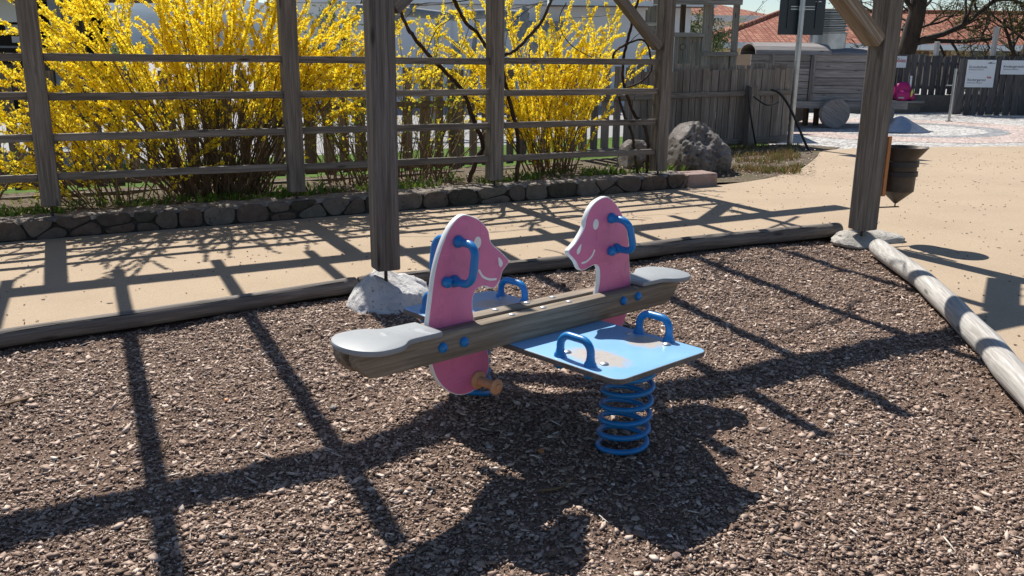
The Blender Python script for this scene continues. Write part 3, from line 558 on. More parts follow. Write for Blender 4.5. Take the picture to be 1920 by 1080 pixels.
for a_ in range(nu + 1):
    uu = -3.2 + 9.58 * a_ / nu; edge = 0.138 + 0.014 * mnoise.noise(Vector((uu * 3, 1, 0))) + 0.008 * mnoise.noise(Vector((uu * 11, 2, 0)))
    for b_ in range(nv + 1):
        t = b_ / nv; nn = edge - (edge + 0.17) * t; z = WH - 0.004 + 0.013 * mnoise.noise(Vector((uu * 6, nn * 9, 4))) + 0.006 * mnoise.noise(Vector((uu * 23, nn * 23, 4))) - (0.03 if b_ == 0 else 0.008 if b_ == 1 else 0)
        p = un(uu, nn if b_ else edge - .006); vs.append((p.x, p.y, g(p) + z))
CAPV = vs; CAPF = [(a_ * (nv + 1) + b_, a_ * (nv + 1) + b_ + 1, (a_ + 1) * (nv + 1) + b_ + 1, (a_ + 1) * (nv + 1) + b_) for a_ in range(nu) for b_ in range(nv)]
W0 = thing('stone_wall', un(0, 0, g(un(0, 0))), 'low dark rubble stone wall under the trellis along the path', 'wall')
mb.build('stones', 'wall_stone', W0, smooth=50)
mb = MB(); mb.tint = 0.72; mb.add(CAPV, CAPF); mb.build('coping', 'coping_stone', W0, smooth=180)
mb = MB(); a = un(-3.2, -0.02); b = un(6.35, -0.02); ga, gb = g(a), g(b); vs = []
for p, gz in ((a, ga), (b, gb)): vs += [p + N * 0.139 + Z * (gz - 0.02), p - N * 0.14 + Z * (gz - 0.02), p - N * 0.14 + Z * (gz + 0.135), p + N * 0.139 + Z * (gz + 0.135)]
mb.add(vs, [(0, 1, 2, 3), (7, 6, 5, 4), (0, 4, 5, 1), (1, 5, 6, 2), (2, 6, 7, 3), (3, 7, 4, 0)]); mb.build('mortar_core', 'mortar', W0)
mb = MB(); mb.box(un(6.62, 0.0, g(un(6.6, 0)) + 0.07), U * 0.21, N * 0.15, Z * 0.085); o = mb.build('stone_block', 'pink_stone', None, bevel=0.02); tag(o, 'pinkish squared stone block at the right end of the low wall', 'stone')
# ------------------------------------------------------------------ pergola with trellis
PG = thing('wooden_pergola', un(3, 1.6, 0), 'weathered grey timber pergola with trellis rails and posts on iron pins', 'pergola')
PB = 0.219; PS = 0.148
back = [0, 1, 2, 3]
def post(p, zb, zt, s, rod_to):
    o = member('post', Vector((p.x, p.y, zb)), Vector((p.x, p.y, zt)), s, s, 'weathered_timber', PG, up=U, bevel=0.012, jag=0.0015)
    mb = MB(); mb.tube([(p.x, p.y, rod_to), (p.x, p.y, zb + 0.03)], 0.011, 8)
    mb.lathe([(0.028, 0), (0.028, 0.006)], (p.x, p.y, zb - 0.008), Z, 10); r = mb.build('anchor_rod', 'dark_iron', o, smooth=40)
    return o
for i in back: post(un(i * LSP, 0), PB + 0.006 * i, 2.22, PS, 0.08 + 0.02 * i)
post(un(1.885, 3.172), 0.20, 2.22, 0.146, 0.05); post(un(5.856, 3.176), 0.15, 2.22, 0.16, 0.03)
for zc in (1.417, 1.109, 0.779, 0.452):
    ends = [-2.4] + [i * LSP for i in back]
    for a, b in zip(ends[:-1], ends[1:]):
        s = PS / 2
        member('rail', un(a + (s if a > -2 else 0), 0.012, zc + random.uniform(-.006, .006)), un(b - s, 0.012, zc + random.uniform(-.006, .006)), 0.045, 0.062, 'weathered_timber', PG, bevel=0.006, jag=0.002)
member('beam', un(-3.4, 0, 2.295), un(7.0, 0, 2.295), 0.14, 0.15, 'weathered_timber', PG, jag=0.002)
member('beam', un(-3.4, 3.175, 2.295), un(6.6, 3.175, 2.295), 0.15, 0.15, 'weathered_timber', PG, jag=0.002)
for uj in (-2.45, -1.7, -1.0, -0.3, 0.38, 1.04, 1.73, 2.4, 3.08, 3.72, 4.45, 5.15, 5.85):
    sk = {3.72: -0.36, 4.45: -0.25, 3.08: -0.2, 5.15: -0.1}.get(uj, 0)
    member('joist', un(uj, -0.45, 2.43), un(uj + sk, 3.68, 2.43), 0.085, 0.12, 'weathered_timber', PG, jag=0.002)
nT = N
o5 = un(3 * LSP, 0.0)
bp0 = on_plane(1236, 92, o5, N); bp1 = on_plane(1150, -18, o5, N); dd = (bp1 - bp0).normalized()
member('brace', bp0 + dd * 0.02, bp0 + dd * 0.98, 0.085, 0.125, 'weathered_timber', PG, up=N, jag=0.001)
oF = un(5.856, 3.176)
bp0 = on_plane(1640, 78, oF, N); bp1 = on_plane(1575, -10, oF, N); dd = (bp1 - bp0).normalized()
member('brace', bp0 + dd * 0.0, bp0 + dd * 0.98, 0.10, 0.15, 'plank_wood', PG, up=N, jag=0.001)
oL = un(1.885, 3.172); member('brace', oL + U * 0.07 + Z * 1.72, oL + U * 0.62 + Z * 2.22, 0.1, 0.13, 'weathered_timber', PG, up=N)
# ------------------------------------------------------------------ seesaw
yaw, pit, rol = 0.7777, 0.0318, -0.002
MS = Matrix.Translation(SO) @ Matrix.Rotation(yaw, 4, 'Z') @ Matrix.Rotation(pit, 4, 'Y') @ Matrix.Rotation(rol, 4, 'X')
SS = thing('spring_seesaw', SO, 'pink, blue and grey spring seesaw with two animal head panels', 'seesaw', None, MS)
X_, Y_ = Vector((1, 0, 0)), Vector((0, 1, 0))
def sbuild(mb, name, mats, parent=None, smooth=40, bevel=0):
    p = parent or SS; o = mb.build(name, mats, None, smooth=smooth, bevel=bevel); o.parent = p; o.matrix_parent_inverse = Matrix.Identity(4); PW[o.name] = MS; return o
def rrect(a, b, r, k=5):
    pts = []
    for cx, cy, t0 in ((a - r, b - r, 0), (-a + r, b - r, 90), (-a + r, -b + r, 180), (a - r, -b + r, 270)):
        for i in range(k + 1): t = R_(t0 + 90 * i / k); pts.append((cx + r * math.cos(t), cy + r * math.sin(t)))
    return pts
mb = MB(); mb.prism(rrect(0.27, 0.595, 0.045), (0, 0, -0.010), X_, Y_, 0.02, side_mi=1, face_mi=0, bev=0.004); board = sbuild(mb, 'board', ['board_laminate', 'board_edge'])
for x in (-0.17, 0.2):
    for y in (-0.275, -0.45, 0.275, 0.45): mb = MB(); mb.lathe([(0.017, 0), (0.0165, 0.002), (0.011, 0.006), (0.0, 0.0075)], (x, y, 0.0005), Z, 14); sbuild(mb, 'screw_head', 'steel', board)
def hoop(base0, base1, rise, out, r, name, parent, upv, feet=True):
    b0, b1 = Vector(base0), Vector(base1); d = b1 - b0; rr = min(0.045, d.length * 0.3); dn = d.normalized(); pts = [b0 - upv * 0.0]
    pts.append(b0 + upv * (rise - rr))
    for i in range(1, 7): t = math.pi / 2 * i / 6; pts.append(b0 + upv * (rise - rr + rr * math.sin(t)) + dn * (rr - rr * math.cos(t)))
    for i in range(0, 7): t = math.pi / 2 * (1 - i / 6); pts.append(b1 + upv * (rise - rr + rr * math.sin(t)) - dn * (rr - rr * math.cos(t)))
    pts.append(b1); mb = MB(); mb.tube(pts, r, 16)
    if feet:
        for b in (b0, b1): mb.lathe([(r * 1.55, 0), (r * 1.55, 0.008), (r * 1.2, 0.016), (r * 1.02, 0.03)], b, upv, 16)
    return sbuild(mb, name, 'blue_paint', parent, 60)
for (x, y0, y1) in ((-0.222, -0.288, -0.43), (0.246, -0.283, -0.425), (-0.225, 0.33, 0.476), (0.213, 0.323, 0.474)):
    h = hoop((x, y0, 0), (x, y1, 0), 0.085, 0, 0.0145, 'board_handle', SS, Z)
    for y in (y0, y1): mb = MB(); mb.lathe([(0.0, -0.047), (0.014, -0.044), (0.022, -0.034), (0.024, -0.0205)], (x, y, 0), Z, 14); sbuild(mb, 'handle_nut', 'blue_paint', h)
HP = 0.102
def plank_obj(y0, y1):
    mb = MB(); k = 24; xs_ = [-0.955 + (0.80 + 0.955) * i / k for i in range(k + 1)]; vs = []
    out = [(-0.935, HP), (-0.938, 0.06), (-0.925, 0.035), (-0.895, 0.006), (-0.86, 0.0)] + [(-0.8 + 1.5 * i / 16, 0.0) for i in range(17)] + [(0.735, 0.008), (0.785, 0.05), (0.805, 0.08), (0.805, HP)] + [(0.75 - 1.65 * i / 16, HP) for i in range(17)]
    c = (y0 + y1) / 2; mb.prism(out, (0, c, 0), X_, Z, y1 - y0, bev=0.005); return sbuild(mb, 'plank', 'plank_wood', None, 40)
pl1 = plank_obj(-0.075, -0.015); pl2 = plank_obj(0.015, 0.075)
for pl, sgn in ((pl1, -1), (pl2, 1)):
    for x, z in ((-0.594, 0.052), (-0.496, 0.054), (0.40, 0.064), (0.499, 0.069)): mb = MB(); mb.lathe([(0.0185, -0.002), (0.019, 0.004), (0.0165, 0.011), (0.01, 0.0165), (0.0, 0.0185)], (x, sgn * 0.075, z), Y_ * sgn, 18); sbuild(mb, 'bolt_cap', 'blue_paint', pl, 60)
    for x in (-0.23, -0.06, 0.09): mb = MB(); mb.lathe([(0.013, 0), (0.012, 0.003), (0.0, 0.006)], (x, sgn * 0.045, HP + 0.0005), Z, 12); sbuild(mb, 'screw', 'steel', pl, 40)
HL = [(-0.608, 0.09), (-0.594, 0.214), (-0.579, 0.306), (-0.556, 0.378), (-0.526, 0.437), (-0.493, 0.475), (-0.454, 0.494), (-0.412, 0.486), (-0.365, 0.463), (-0.33, 0.427), (-0.314, 0.382), (-0.263, 0.341), (-0.226, 0.309), (-0.223, 0.293), (-0.251, 0.266), (-0.262, 0.236), (-0.285, 0.211), (-0.306, 0.207), (-0.339, 0.219), (-0.365, 0.22), (-0.386, 0.209), (-0.398, 0.183), (-0.396, 0.133), (-0.379, 0.08), (-0.345, 0.02), (-0.318, -0.03), (-0.307, -0.079), (-0.32, -0.129), (-0.366, -0.168), (-0.432, -0.178), (-0.497, -0.155), (-0.556, -0.099), (-0.591, -0.019)]
HR = [(0.531, 0.10), (0.507, 0.234), (0.489, 0.33), (0.446, 0.414), (0.394, 0.47), (0.335, 0.503), (0.272, 0.492), (0.228, 0.46), (0.205, 0.419), (0.198, 0.385), (0.153, 0.332), (0.113, 0.304), (0.113, 0.288), (0.137, 0.268), (0.16, 0.247), (0.178, 0.22), (0.204, 0.208), (0.244, 0.216), (0.284, 0.222), (0.306, 0.205), (0.313, 0.17), (0.311, 0.13), (0.297, 0.08), (0.265, 0.02), (0.238, -0.03), (0.227, -0.079), (0.24, -0.129), (0.286, -0.168), (0.352, -0.178), (0.417, -0.155), (0.476, -0.099), (0.52, -0.019)]
def closed_smooth(p, k=4):
    n = len(p); out = []
    for i in range(n):
        p0, p1, p2, p3 = (Vector((*p[(i + d) % n], 0)) for d in (-1, 0, 1, 2))
        for j in range(k): t = j / k; v = 0.5 * ((2 * p1) + (p2 - p0) * t + (2 * p0 - 5 * p1 + 4 * p2 - p3) * t * t + (3 * p1 - p0 - 3 * p2 + p3) * t ** 3); out.append((v.x, v.y))
    return out
def ellipse(cx, cy, a, b, k=20): return [(cx + a * math.cos(2 * math.pi * i / k), cy + b * math.sin(2 * math.pi * i / k)) for i in range(k)]
def stroke(pts, w_):
    pts = [Vector((*p, 0)) for p in pts]; pts = smooth_path(pts, 5); L_, R2 = [], []
    for i, p in enumerate(pts):
        t = (pts[min(i + 1, len(pts) - 1)] - pts[max(i - 1, 0)]).normalized(); nn = Vector((-t.y, t.x, 0)) * w_ * (0.6 if i in (0, len(pts) - 1) else 1); L_.append((p + nn)[:2]); R2.append((p - nn)[:2])
    return L_ + R2[::-1]
def head(outline, eye, nos, mouth, hand, peg, flip):
    mb = MB(); mb.prism(closed_smooth(outline), (0, 0, 0), X_, Z, 0.023, side_mi=1, face_mi=0, bev=0.004); hd = sbuild(mb, 'head_panel', ['pink_paint', 'white_plastic'], None, 30)
    for sg in (-1, 1):
        y = sg * 0.0117
        mb = MB(); mb.prism(ellipse(*eye, 0.0175, 0.022), (0, y, 0), X_, Z, 0.0012); sbuild(mb, 'eye', 'white_plastic', hd)
        mb = MB(); mb.prism(closed_smooth(nos, 3), (0, y, 0), X_, Z, 0.0012); sbuild(mb, 'nostril', 'white_plastic', hd)
        mb = MB(); mb.prism(stroke(mouth, 0.0042), (0, y, 0), X_, Z, 0.0012); sbuild(mb, 'mouth', 'white_plastic', hd)
        a, b = Vector((hand[0][0], sg * 0.013, hand[0][1])), Vector((hand[1][0], sg * 0.013, hand[1][1]))
        hoop(a, b, 0.095, 0, 0.0145, 'grip_handle', SS, Y_ * sg)
        mb = MB(); mb.lathe([(0.0195, 0), (0.020, 0.012), (0.016, 0.022), (0.0, 0.028)], (hand[2][0], sg * 0.013, hand[2][1]), Y_ * sg, 16); sbuild(mb, 'knob', 'blue_paint', hd, 60)
        mb = MB(); prof = [(0.034, 0), (0.034, 0.008), (0.024, 0.014)]
        for i in range(9): prof += [(0.0135, 0.016 + i * 0.0085), (0.0175, 0.020 + i * 0.0085)]
        prof += [(0.017, 0.094), (0.029, 0.098), (0.029, 0.106), (0.02, 0.112), (0.013, 0.112), (0.012, 0.117), (0.0, 0.119)]
        mb.lathe(prof, (peg[0], sg * 0.013, peg[1]), Y_ * sg, 20); sbuild(mb, 'footrest', 'rusty_orange', SS, 30)
    return hd
head(HL, (-0.383, 0.388), [(-0.276, 0.322), (-0.262, 0.31), (-0.254, 0.296), (-0.262, 0.283), (-0.272, 0.29), (-0.276, 0.306)], [(-0.374, 0.288), (-0.353, 0.26), (-0.318, 0.244), (-0.283, 0.241)], ((-0.477, 0.402), (-0.492, 0.262), (-0.530, 0.264)), (-0.368, -0.132), 1)
head(HR, (0.27, 0.394), [(0.185, 0.322), (0.172, 0.312), (0.160, 0.296), (0.165, 0.281), (0.178, 0.287), (0.184, 0.303)], [(0.272, 0.289), (0.257, 0.264), (0.225, 0.245), (0.193, 0.241)], ((0.364, 0.412), (0.412, 0.278), (0.372, 0.272)), (0.288, -0.132), -1)
def seat_outline(x_tip, x_in, sg, yc):
    L_ = abs(x_in - x_tip); pts = []
    for s_, hw in ((0.0, 0.0), (0.02, 0.05), (0.08, 0.092), (0.18, 0.122), (0.30, 0.129), (0.42, 0.124), (0.50, 0.110), (0.56, 0.092), (0.63, 0.081), (0.8, 0.079), (0.96, 0.077), (1.0, 0.06)): pts.append((x_tip + sg * L_ * s_, hw))
    return [(x, yc + h) for x, h in pts] + [(x, yc - h) for x, h in pts[:0:-1]]
for a, b, sg, yc in ((-0.985, -0.618, 1, -0.034), (0.893, 0.538, -1, 0.003)):
    mb = MB(); mb.prism(closed_smooth(seat_outline(a, b, sg, yc), 3), (0, 0, HP + 0.0115), X_, Y_, 0.022, bev=0.008); st = sbuild(mb, 'seat', 'grey_seat', None, 40)
    for x in (a + sg * 0.2, a + sg * 0.29): mb = MB(); mb.lathe([(0.0045, 0), (0.0, 0.001)], (x, -0.02, HP + 0.0226), Z, 8); sbuild(mb, 'screw', 'ink_grey', st)
def spring(cx, cy, sg):
    mb = MB(); pts = []; turns = 6.9; K = 22; H0, H1 = (-0.44 if sg < 0 else -0.335), -0.05
    for i in range(int(turns * K) + 1):
        t = i / (turns * K); an = 2 * math.pi * i / K * sg + (0.35 if sg > 0 else 4.43)
        zz = H1 + (H0 - H1) * (t ** 0.97) - 0.035 * max(0, (t - 0.96) / 0.04); lean = 0.02 * t * sg
        pts.append((cx + lean + 0.094 * math.cos(an), cy + 0.094 * math.sin(an), zz))
    mb.tube(pts, 0.0108, 12); o = sbuild(mb, 'spring', 'blue_paint', None, 60)
    mb = MB(); mb.lathe([(0.085, -0.046), (0.085, -0.02), (0.07, -0.0202)], (cx, cy, 0), Z, 24); sbuild(mb, 'spring_plate', 'blue_paint', o, 40)
spring(0.10, -0.36, -1); spring(-0.10, 0.36, 1)
# ------------------------------------------------------------------ rusty hopper on the right front post
hc = atY(1686, 330, 6.98); 
def hx(px, py): return on_plane(px, py, hc, Vector((0, 1, 0)))
HB = thing('funnel_hopper', (hc.x, hc.y, 0.44), 'dark rusty metal funnel hopper fixed to the right front post', 'hopper')
zt = hx(1690, 273).z; c0 = Vector((hc.x - 0.005, hc.y, 0)); prof_z = [hx(1690, y).z for y in (275, 296, 308, 330, 357, 381)]
mb = MB(); mb.lathe([(0.012, prof_z[5]), (0.126, prof_z[4]), (0.13, prof_z[1]), (0.168, prof_z[0]), (0.165, prof_z[0]), (0.126, prof_z[1] - .002), (0.1, prof_z[4])], c0, Z, 30); mb.f = [f for f in mb.f if len(f) == 4]; mb.mi = [0] * len(mb.f)
mb.v = [(x + (0.036 if z > prof_z[1] + .03 else 0), y, z) for x, y, z in mb.v]
mb.build('funnel_shell', 'rusty_metal', HB, smooth=30)
for y0, y1 in ((301, 311), (320, 329)):
    a, b = hx(1690, y0).z, hx(1690, y1).z; mb = MB(); mb.lathe([(0.132, b), (0.14, b), (0.14, a), (0.132, a)], c0, Z, 30); mb.build('clamp_band', 'black_band', HB, smooth=30)
fx = un(5.856, 3.176)
mb = MB(); e = (c0 - Vector((fx.x, fx.y, 0))); ed = Vector((e.x, e.y, 0)).normalized(); pb = un(5.856 + 0.085 + 0.012, 3.176 + 0.0)
mb.box(un(5.856 + 0.107, 3.176 + 0.045, 0.655), U * 0.017, N * 0.035, Z * 0.235); mb.build('backing_board', 'orange_board', HB, bevel=0.003)
a = un(5.965, 3.176, prof_z[5] - 0.028); b = Vector((c0.x + 0.03, c0.y, prof_z[5] - 0.028)); member('support_arm', a, b, 0.02, 0.008, 'dark_iron', HB, bevel=0)
mb = MB(); mb.tube([(c0.x, c0.y, prof_z[5] - 0.028), (c0.x, c0.y, prof_z[5] + 0.01)], 0.006, 8); mb.tube([(a.x, a.y, a.z), (a.x, a.y, a.z + 0.05)], 0.01, 6)
for y0 in (306, 325):
    zz = hx(1690, y0).z; mb.tube([un(5.94, 3.176, zz), Vector((c0.x, c0.y, zz))], 0.008, 6)
mb.build('support_pin', 'dark_iron', HB)
# ------------------------------------------------------------------ picket fence
FG = thing('picket_fence', (-0.76, 11.4, 0), 'long weathered brown picket fence behind the shrubs', 'fence')
def picket_run(mb, a, b, zt, zb, wmin, wmax, gap0, gap1, offn, railz=(), jagtop=0.02, thick=0.02):
    a = Vector((a[0], a[1], 0)); b = Vector((b[0], b[1], 0)); d = (b - a); L = d.length; d.normalize(); nn = Vector((d.y, -d.x, 0)); s = 0.01
    while s < L - 0.05:
        ww = random.uniform(wmin, wmax); c = a + d * (s + ww / 2) + nn * offn; mb.tint = random.random(); gz = g(c)
        t1 = gz + zt + random.uniform(-jagtop, jagtop); b1 = gz + zb + random.uniform(-0.015, 0.015); tl = random.uniform(-0.008, 0.008)
        mb.box(c + Z * ((t1 + b1) / 2), d * (ww / 2), nn * (thick / 2), Z * ((t1 - b1) / 2) + d * tl); s += ww + random.uniform(gap0, gap1)
for i in range(len(FENCE) - 1):
    mb = MB(); a, b = FENCE[i], FENCE[i + 1]
    if i >= 3: picket_run(mb, a, b, 1.23, 0.04, 0.10, 0.15, 0.004, 0.022, 0.0)
    else: picket_run(mb, a, b, 1.30, 0.04, 0.10, 0.145, 0.05, 0.10, 0.0)
    mb.build('pickets', 'fence_wood', FG)
    if i >= 3:
        mb = MB(); picket_run(mb, a, b, 1.31, 0.04, 0.12, 0.16, 0.03, 0.06, -0.11); mb.build('rear_pickets', 'fence_wood', FG)
    A = Vector((*a, 0)); B = Vector((*b, 0)); dn = (B - A).normalized(); nn = Vector((dn.y, -dn.x, 0))
    for z in (0.86, 0.11): member('fence_rail', A + nn * 0.032 + Z * (g(A) + z), B + nn * 0.032 + Z * (g(B) + z), 0.04, 0.085, 'weathered_timber', FG)
    if i not in (3, 4): 
        pA = A + nn * 0.06 if i else A
        member('fence_post', Vector((pA.x, pA.y, g(A) - 0.05)), Vector((pA.x, pA.y, g(A) + 1.15)), 0.1, 0.1, 'weathered_timber', FG, up=dn)
A = gnd(1402, 278); member('fence_post', Vector((A.x, A.y, A.z - .05)), Vector((A.x, A.y, A.z + 0.98)), 0.13, 0.13, 'weathered_timber', FG, up=U)
member('kerb_board', un(-3.5, -1.25, g(un(-3.5, -1.2)) + .16), un(5.9, -1.35, g(un(5.9, -1.2)) + .12), 0.04, 0.05, 'log_wood', None); 
kb = bpy.data.objects['kerb_board']; tag(kb, 'thin pale timber edging board lying behind the shrubs', 'edging board')
# black hoses
def hose(pts, r, label):
    mb = MB(); mb.tube(smooth_path(pts, 8), r, 8); o = mb.build('black_hose', 'black_rubber', None, smooth=60); tag(o, label, 'hose', 'black hoses by the fence end')
Yh = 14.0
hose([atY(1444, 167, Yh), atY(1462, 175, Yh), atY(1480, 200, Yh), atY(1498, 240, Yh), atY(1511, 271, Yh), gnd(1519, 283)], 0.02, 'black hose curving from the fence end down to the path edge')
hose([atY(1403, 160, 13.6), atY(1404, 185, 13.6), atY(1409, 225, 13.6), gnd(1418, 277, .02)], 0.014, 'black hose hanging straight down beside the fence post')
hose([atY(1412, 180, 13.7), atY(1425, 190, 13.7), atY(1440, 197, 13.7), atY(1460, 192, 13.9)], 0.013, 'short black hose sagging against the fence pickets')
# ------------------------------------------------------------------ sign seen from behind
sp0 = gnd(1480, 276); SG = thing('sign_pole', sp0, 'tall galvanised pole carrying a dark blue sign seen from behind', 'sign')
mb = MB(); mb.tube([sp0 - Z * 0.05, sp0 + Z * 3.1], 0.045, 18); mb.build('pole', 'galvanised', SG, smooth=60)
Ys = sp0.y + 0.09; pa = [atY(x, y, Ys) for x, y in ((1458, 68), (1543, 63), (1548, -60), (1464, -60))]
mb = MB(); cx = (pa[0].x + pa[1].x) / 2 ; hw = (pa[1].x - pa[0].x) / 2; z0 = (pa[0].z + pa[1].z) / 2; z1 = z0 + 1.0
mb.abox(cx - hw, cx + hw, Ys, Ys + 0.03, z0, z1); sp_o = mb.build('sign_panel', 'sign_blue', SG, bevel=0.004)
mb = MB()
for sx_ in (-0.62, 0.62): mb.abox(cx + hw * sx_ - 0.012, cx + hw * sx_ + 0.012, Ys - 0.022, Ys - 0.001, z0 + 0.1, z1 - 0.03)
mb.build('stiffener', 'sign_blue', sp_o)
mb = MB()
for dz in (0.0, 0.04): mb.abox(cx - hw * 0.55, cx + hw * 0.5, Ys - 0.035, Ys - 0.023, z0 + 0.38 + dz, z0 + 0.395 + dz)
mb.lathe([(0.05, 0), (0.05, 0.07)], (sp0.x, sp0.y, z0 + 0.36), Z, 14); mb.build('pole_clamp', 'galvanised', SG)
mb = MB(); mb.abox(cx + hw * 0.55, cx + hw * 0.8, Ys - 0.003, Ys - 0.001, z0 + 0.55, z0 + 0.58); mb.abox(cx + hw * 0.55, cx + hw * 0.8, Ys - 0.003, Ys - 0.001, z0 + 0.5, z0 + 0.515); mb.build('rating_label', 'sign_white', SG)
# ------------------------------------------------------------------ play train
TY = 18.2
def tr(px, py, Y=TY): return atY(px, py, Y)
tg = gnd(1565, 238); tgz = tg.z
TRN = thing('play_train', (tr(1540, 200).x, TY, tgz), 'grey wooden play train with round log wheels and a metal funnel', 'play train')
xl, xm, xr = tr(1406, 150).x, tr(1522, 150).x, tr(1662, 150).x; zb, zt2, zr = tr(1540, 190).z, tr(1540, 103).z, tr(1540, 92).z
def planks(name, x0, x1, z0, z1, Y, rows, parent):
    mb = MB(); h = (z1 - z0) / rows
    for r_ in range(rows): mb.tint = random.random(); mb.abox(x0, x1, Y, Y + 0.05, z0 + r_ * h + 0.006, z0 + (r_ + 1) * h - 0.006)
    mb.build(name, 'train_wood', parent)
planks('side_boards', xl, xm - 0.06, zb, zt2, TY + 0.02, 7, TRN); planks('side_boards', xm + 0.06, xr, zb, zt2 + 0.02, TY + 0.02, 6, TRN)
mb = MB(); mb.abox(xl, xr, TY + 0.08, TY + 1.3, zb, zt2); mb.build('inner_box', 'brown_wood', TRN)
for x in (xl + 0.42, xm, xr - 0.05): member('corner_post', (x, TY, zb), (x, TY, zt2), 0.1, 0.05, 'train_wood', TRN, up=U)
zf0, zf1 = tr(1540, 203).z, tr(1540, 190).z
member('chassis_beam', (xl - 0.1, TY - 0.06, (zf0 + zf1) / 2), (xr + 0.45, TY - 0.06, (zf0 + zf1) / 2), 0.1, zf1 - zf0, 'train_wood', TRN)
member('chassis_beam', (xl - 0.1, TY + 1.25, (zf0 + zf1) / 2), (xr + 0.45, TY + 1.25, (zf0 + zf1) / 2), 0.1, zf1 - zf0, 'train_wood', TRN)
# barrel roof along x
def barrel(x0, x1, zbase, h, parent):
    mb = MB(); K = 9; D = 1.34
    for i in range(K):
        t0 = math.pi * i / K; t1 = math.pi * (i + 1) / K; mb.tint = random.random()
        p = [(TY + D / 2 - D / 2 * math.cos(t) - 0.02, zbase + h * math.sin(t)) for t in (t0, t1)]; qn = [(TY + D / 2 - (D / 2 - .04) * math.cos(t) - 0.02, zbase + (h - .04) * math.sin(t)) for t in (t0, t1)]
        vs = [(x, y, z) for x in (x0, x1) for y, z in (p[0], p[1], qn[1], qn[0])]; mb.add(vs, [(0, 1, 5, 4), (2, 3, 7, 6), (0, 3, 2, 1), (4, 5, 6, 7)])
    mb.build('barrel_roof', 'train_wood', parent)
barrel(xl + 0.08, xm + 0.35, zt2, 0.25, TRN); barrel(xm + 0.36, xr + 0.05, zt2, 0.15, TRN)
mb = MB(); mb.prism([(0.62 * math.cos(math.pi * i / 16), 0.21 * math.sin(math.pi * i / 16)) for i in range(17)], (xl + 0.45, TY + 0.65, zt2 + 0.002), Vector((0, 1, 0)), Z, 0.04); mb.build('shade_arch', 'dark_interior', TRN)  # near-black arch added to stand in for the shade inside the cab roof
cwx = tr(1568, 60).x; cz0, cz1, cz2 = tr(1555, 98).z, tr(1555, 64).z, tr(1555, 17).z; ccx = tr(1554, 60, TY + 0.6).x
mb = MB(); mb.lathe([(0.36, cz0 - 0.1), (0.36, cz1 + 0.02), (0.3, cz1 + 0.02)], (ccx, TY + 0.62, 0), Z, 36); mb.build('chimney_base', 'galvanised', TRN, smooth=30)
prof = []; K = 7
for i in range(K * 6 + 1): t = i / (K * 6); prof.append((0.355 + 0.05 * math.sin(2 * math.pi * K * t), cz1 + 0.02 + (cz2 - cz1) * t))
mb = MB(); mb.lathe(prof, (ccx, TY + 0.62, 0), Z, 36); mb.build('corrugated_chimney', 'galvanised', TRN, smooth=60)
wr = (tgz and (tr(1565, 184).z - tgz) / 2)
for px, Yw in ((1565, TY - 0.22), (1648, TY - 0.22), (1490, TY + 1.4), (1648, TY + 1.4)):
    p = atY(px, 211, Yw); mb = MB(); mb.lathe([(wr * 0.97, -0.07), (wr, -0.05), (wr, 0.07), (wr * 0.97, 0.08)], (p.x, Yw, tgz + wr), Vector((0, 1, 0)), 36); mb.build('wheel', 'train_wood', TRN, smooth=40, M=Matrix.Translation((p.x, Yw, tgz + wr)) @ Matrix.Rotation(R_(35), 4, 'Y'))
for px in (1512, 1532): member('leg', tr(px, 203, TY + 0.5), Vector((tr(px, 203, TY + 0.5).x, TY + 0.5, tgz)), 0.09, 0.09, 'brown_wood', TRN, up=U)
# metal cone
cg = gnd(1686, 246); mb = MB(); mb.lathe([(0.56, 0.0), (0.555, 0.012), (0.3, 0.14), (0.1, 0.26), (0.03, 0.285), (0.0, 0.29)], cg + Z * 0.006, Z, 40); o = mb.build('metal_cone', 'galvanised', None, smooth=40); tag(o, 'low grey metal cone on the cobbled plaza', 'play cone')
# ------------------------------------------------------------------ right rear fence, wall, backpack, signs
RY = 22.4
def rr_(px, py, Y=RY): return atY(px, py, Y)
gz = gnd(1800, 216).z
cwL, cwR = rr_(1560, 200, RY + 0.6), rr_(1786, 200, RY + 0.6); wt = rr_(1740, 178, RY + .6).z
mb = MB(); mb.abox(cwL.x - 3, cwR.x + 9, RY + 0.6, RY + 0.9, gz - 0.1, wt); o = mb.build('concrete_wall', 'concrete'); tag(o, 'low mossy concrete wall under the dark rear fence', 'wall')
bt = rr_(1700, 189, RY + .3).z; mb = MB(); mb.abox(rr_(1600, 189, RY).x, rr_(1739, 189, RY).x, RY + 0.15, RY + 0.59, bt - 0.05, bt); bn = thing('plank_bench', (rr_(1700, 189, RY).x, RY + 0.3, gz), 'grey plank bench along the concrete wall', 'bench'); mb.build('seat', 'train_wood', bn)
mb = MB(); mb.abox(rr_(1600, 189, RY).x, rr_(1735, 189, RY).x, RY + 0.25, RY + 0.58, gz - 0.02, bt - 0.052); mb.build('base', 'concrete', bn)
DF = thing('dark_fence', (rr_(1740, 178).x, RY + 0.75, wt), 'dark grey plank fence standing on the concrete wall', 'fence')
mb = MB(); zt3 = rr_(1740, 104, RY + .75).z; x = rr_(1560, 150, RY + .75).x
while x < rr_(2150, 150, RY).x:
    ww = random.uniform(0.1, 0.17); mb.tint = random.random(); mb.box((x + ww / 2, RY + 0.75, (zt3 + wt) / 2 + random.uniform(-.02, .02)), Vector((ww / 2, 0, 0)), Vector((0, 0.012, 0)), Vector((random.uniform(-.02, .02), 0, (zt3 - wt) / 2))); x += ww + random.choice((0.015, 0.02, 0.03, 0.06))
mb.build('planks', 'old_fence_wood', DF)
mb = MB()
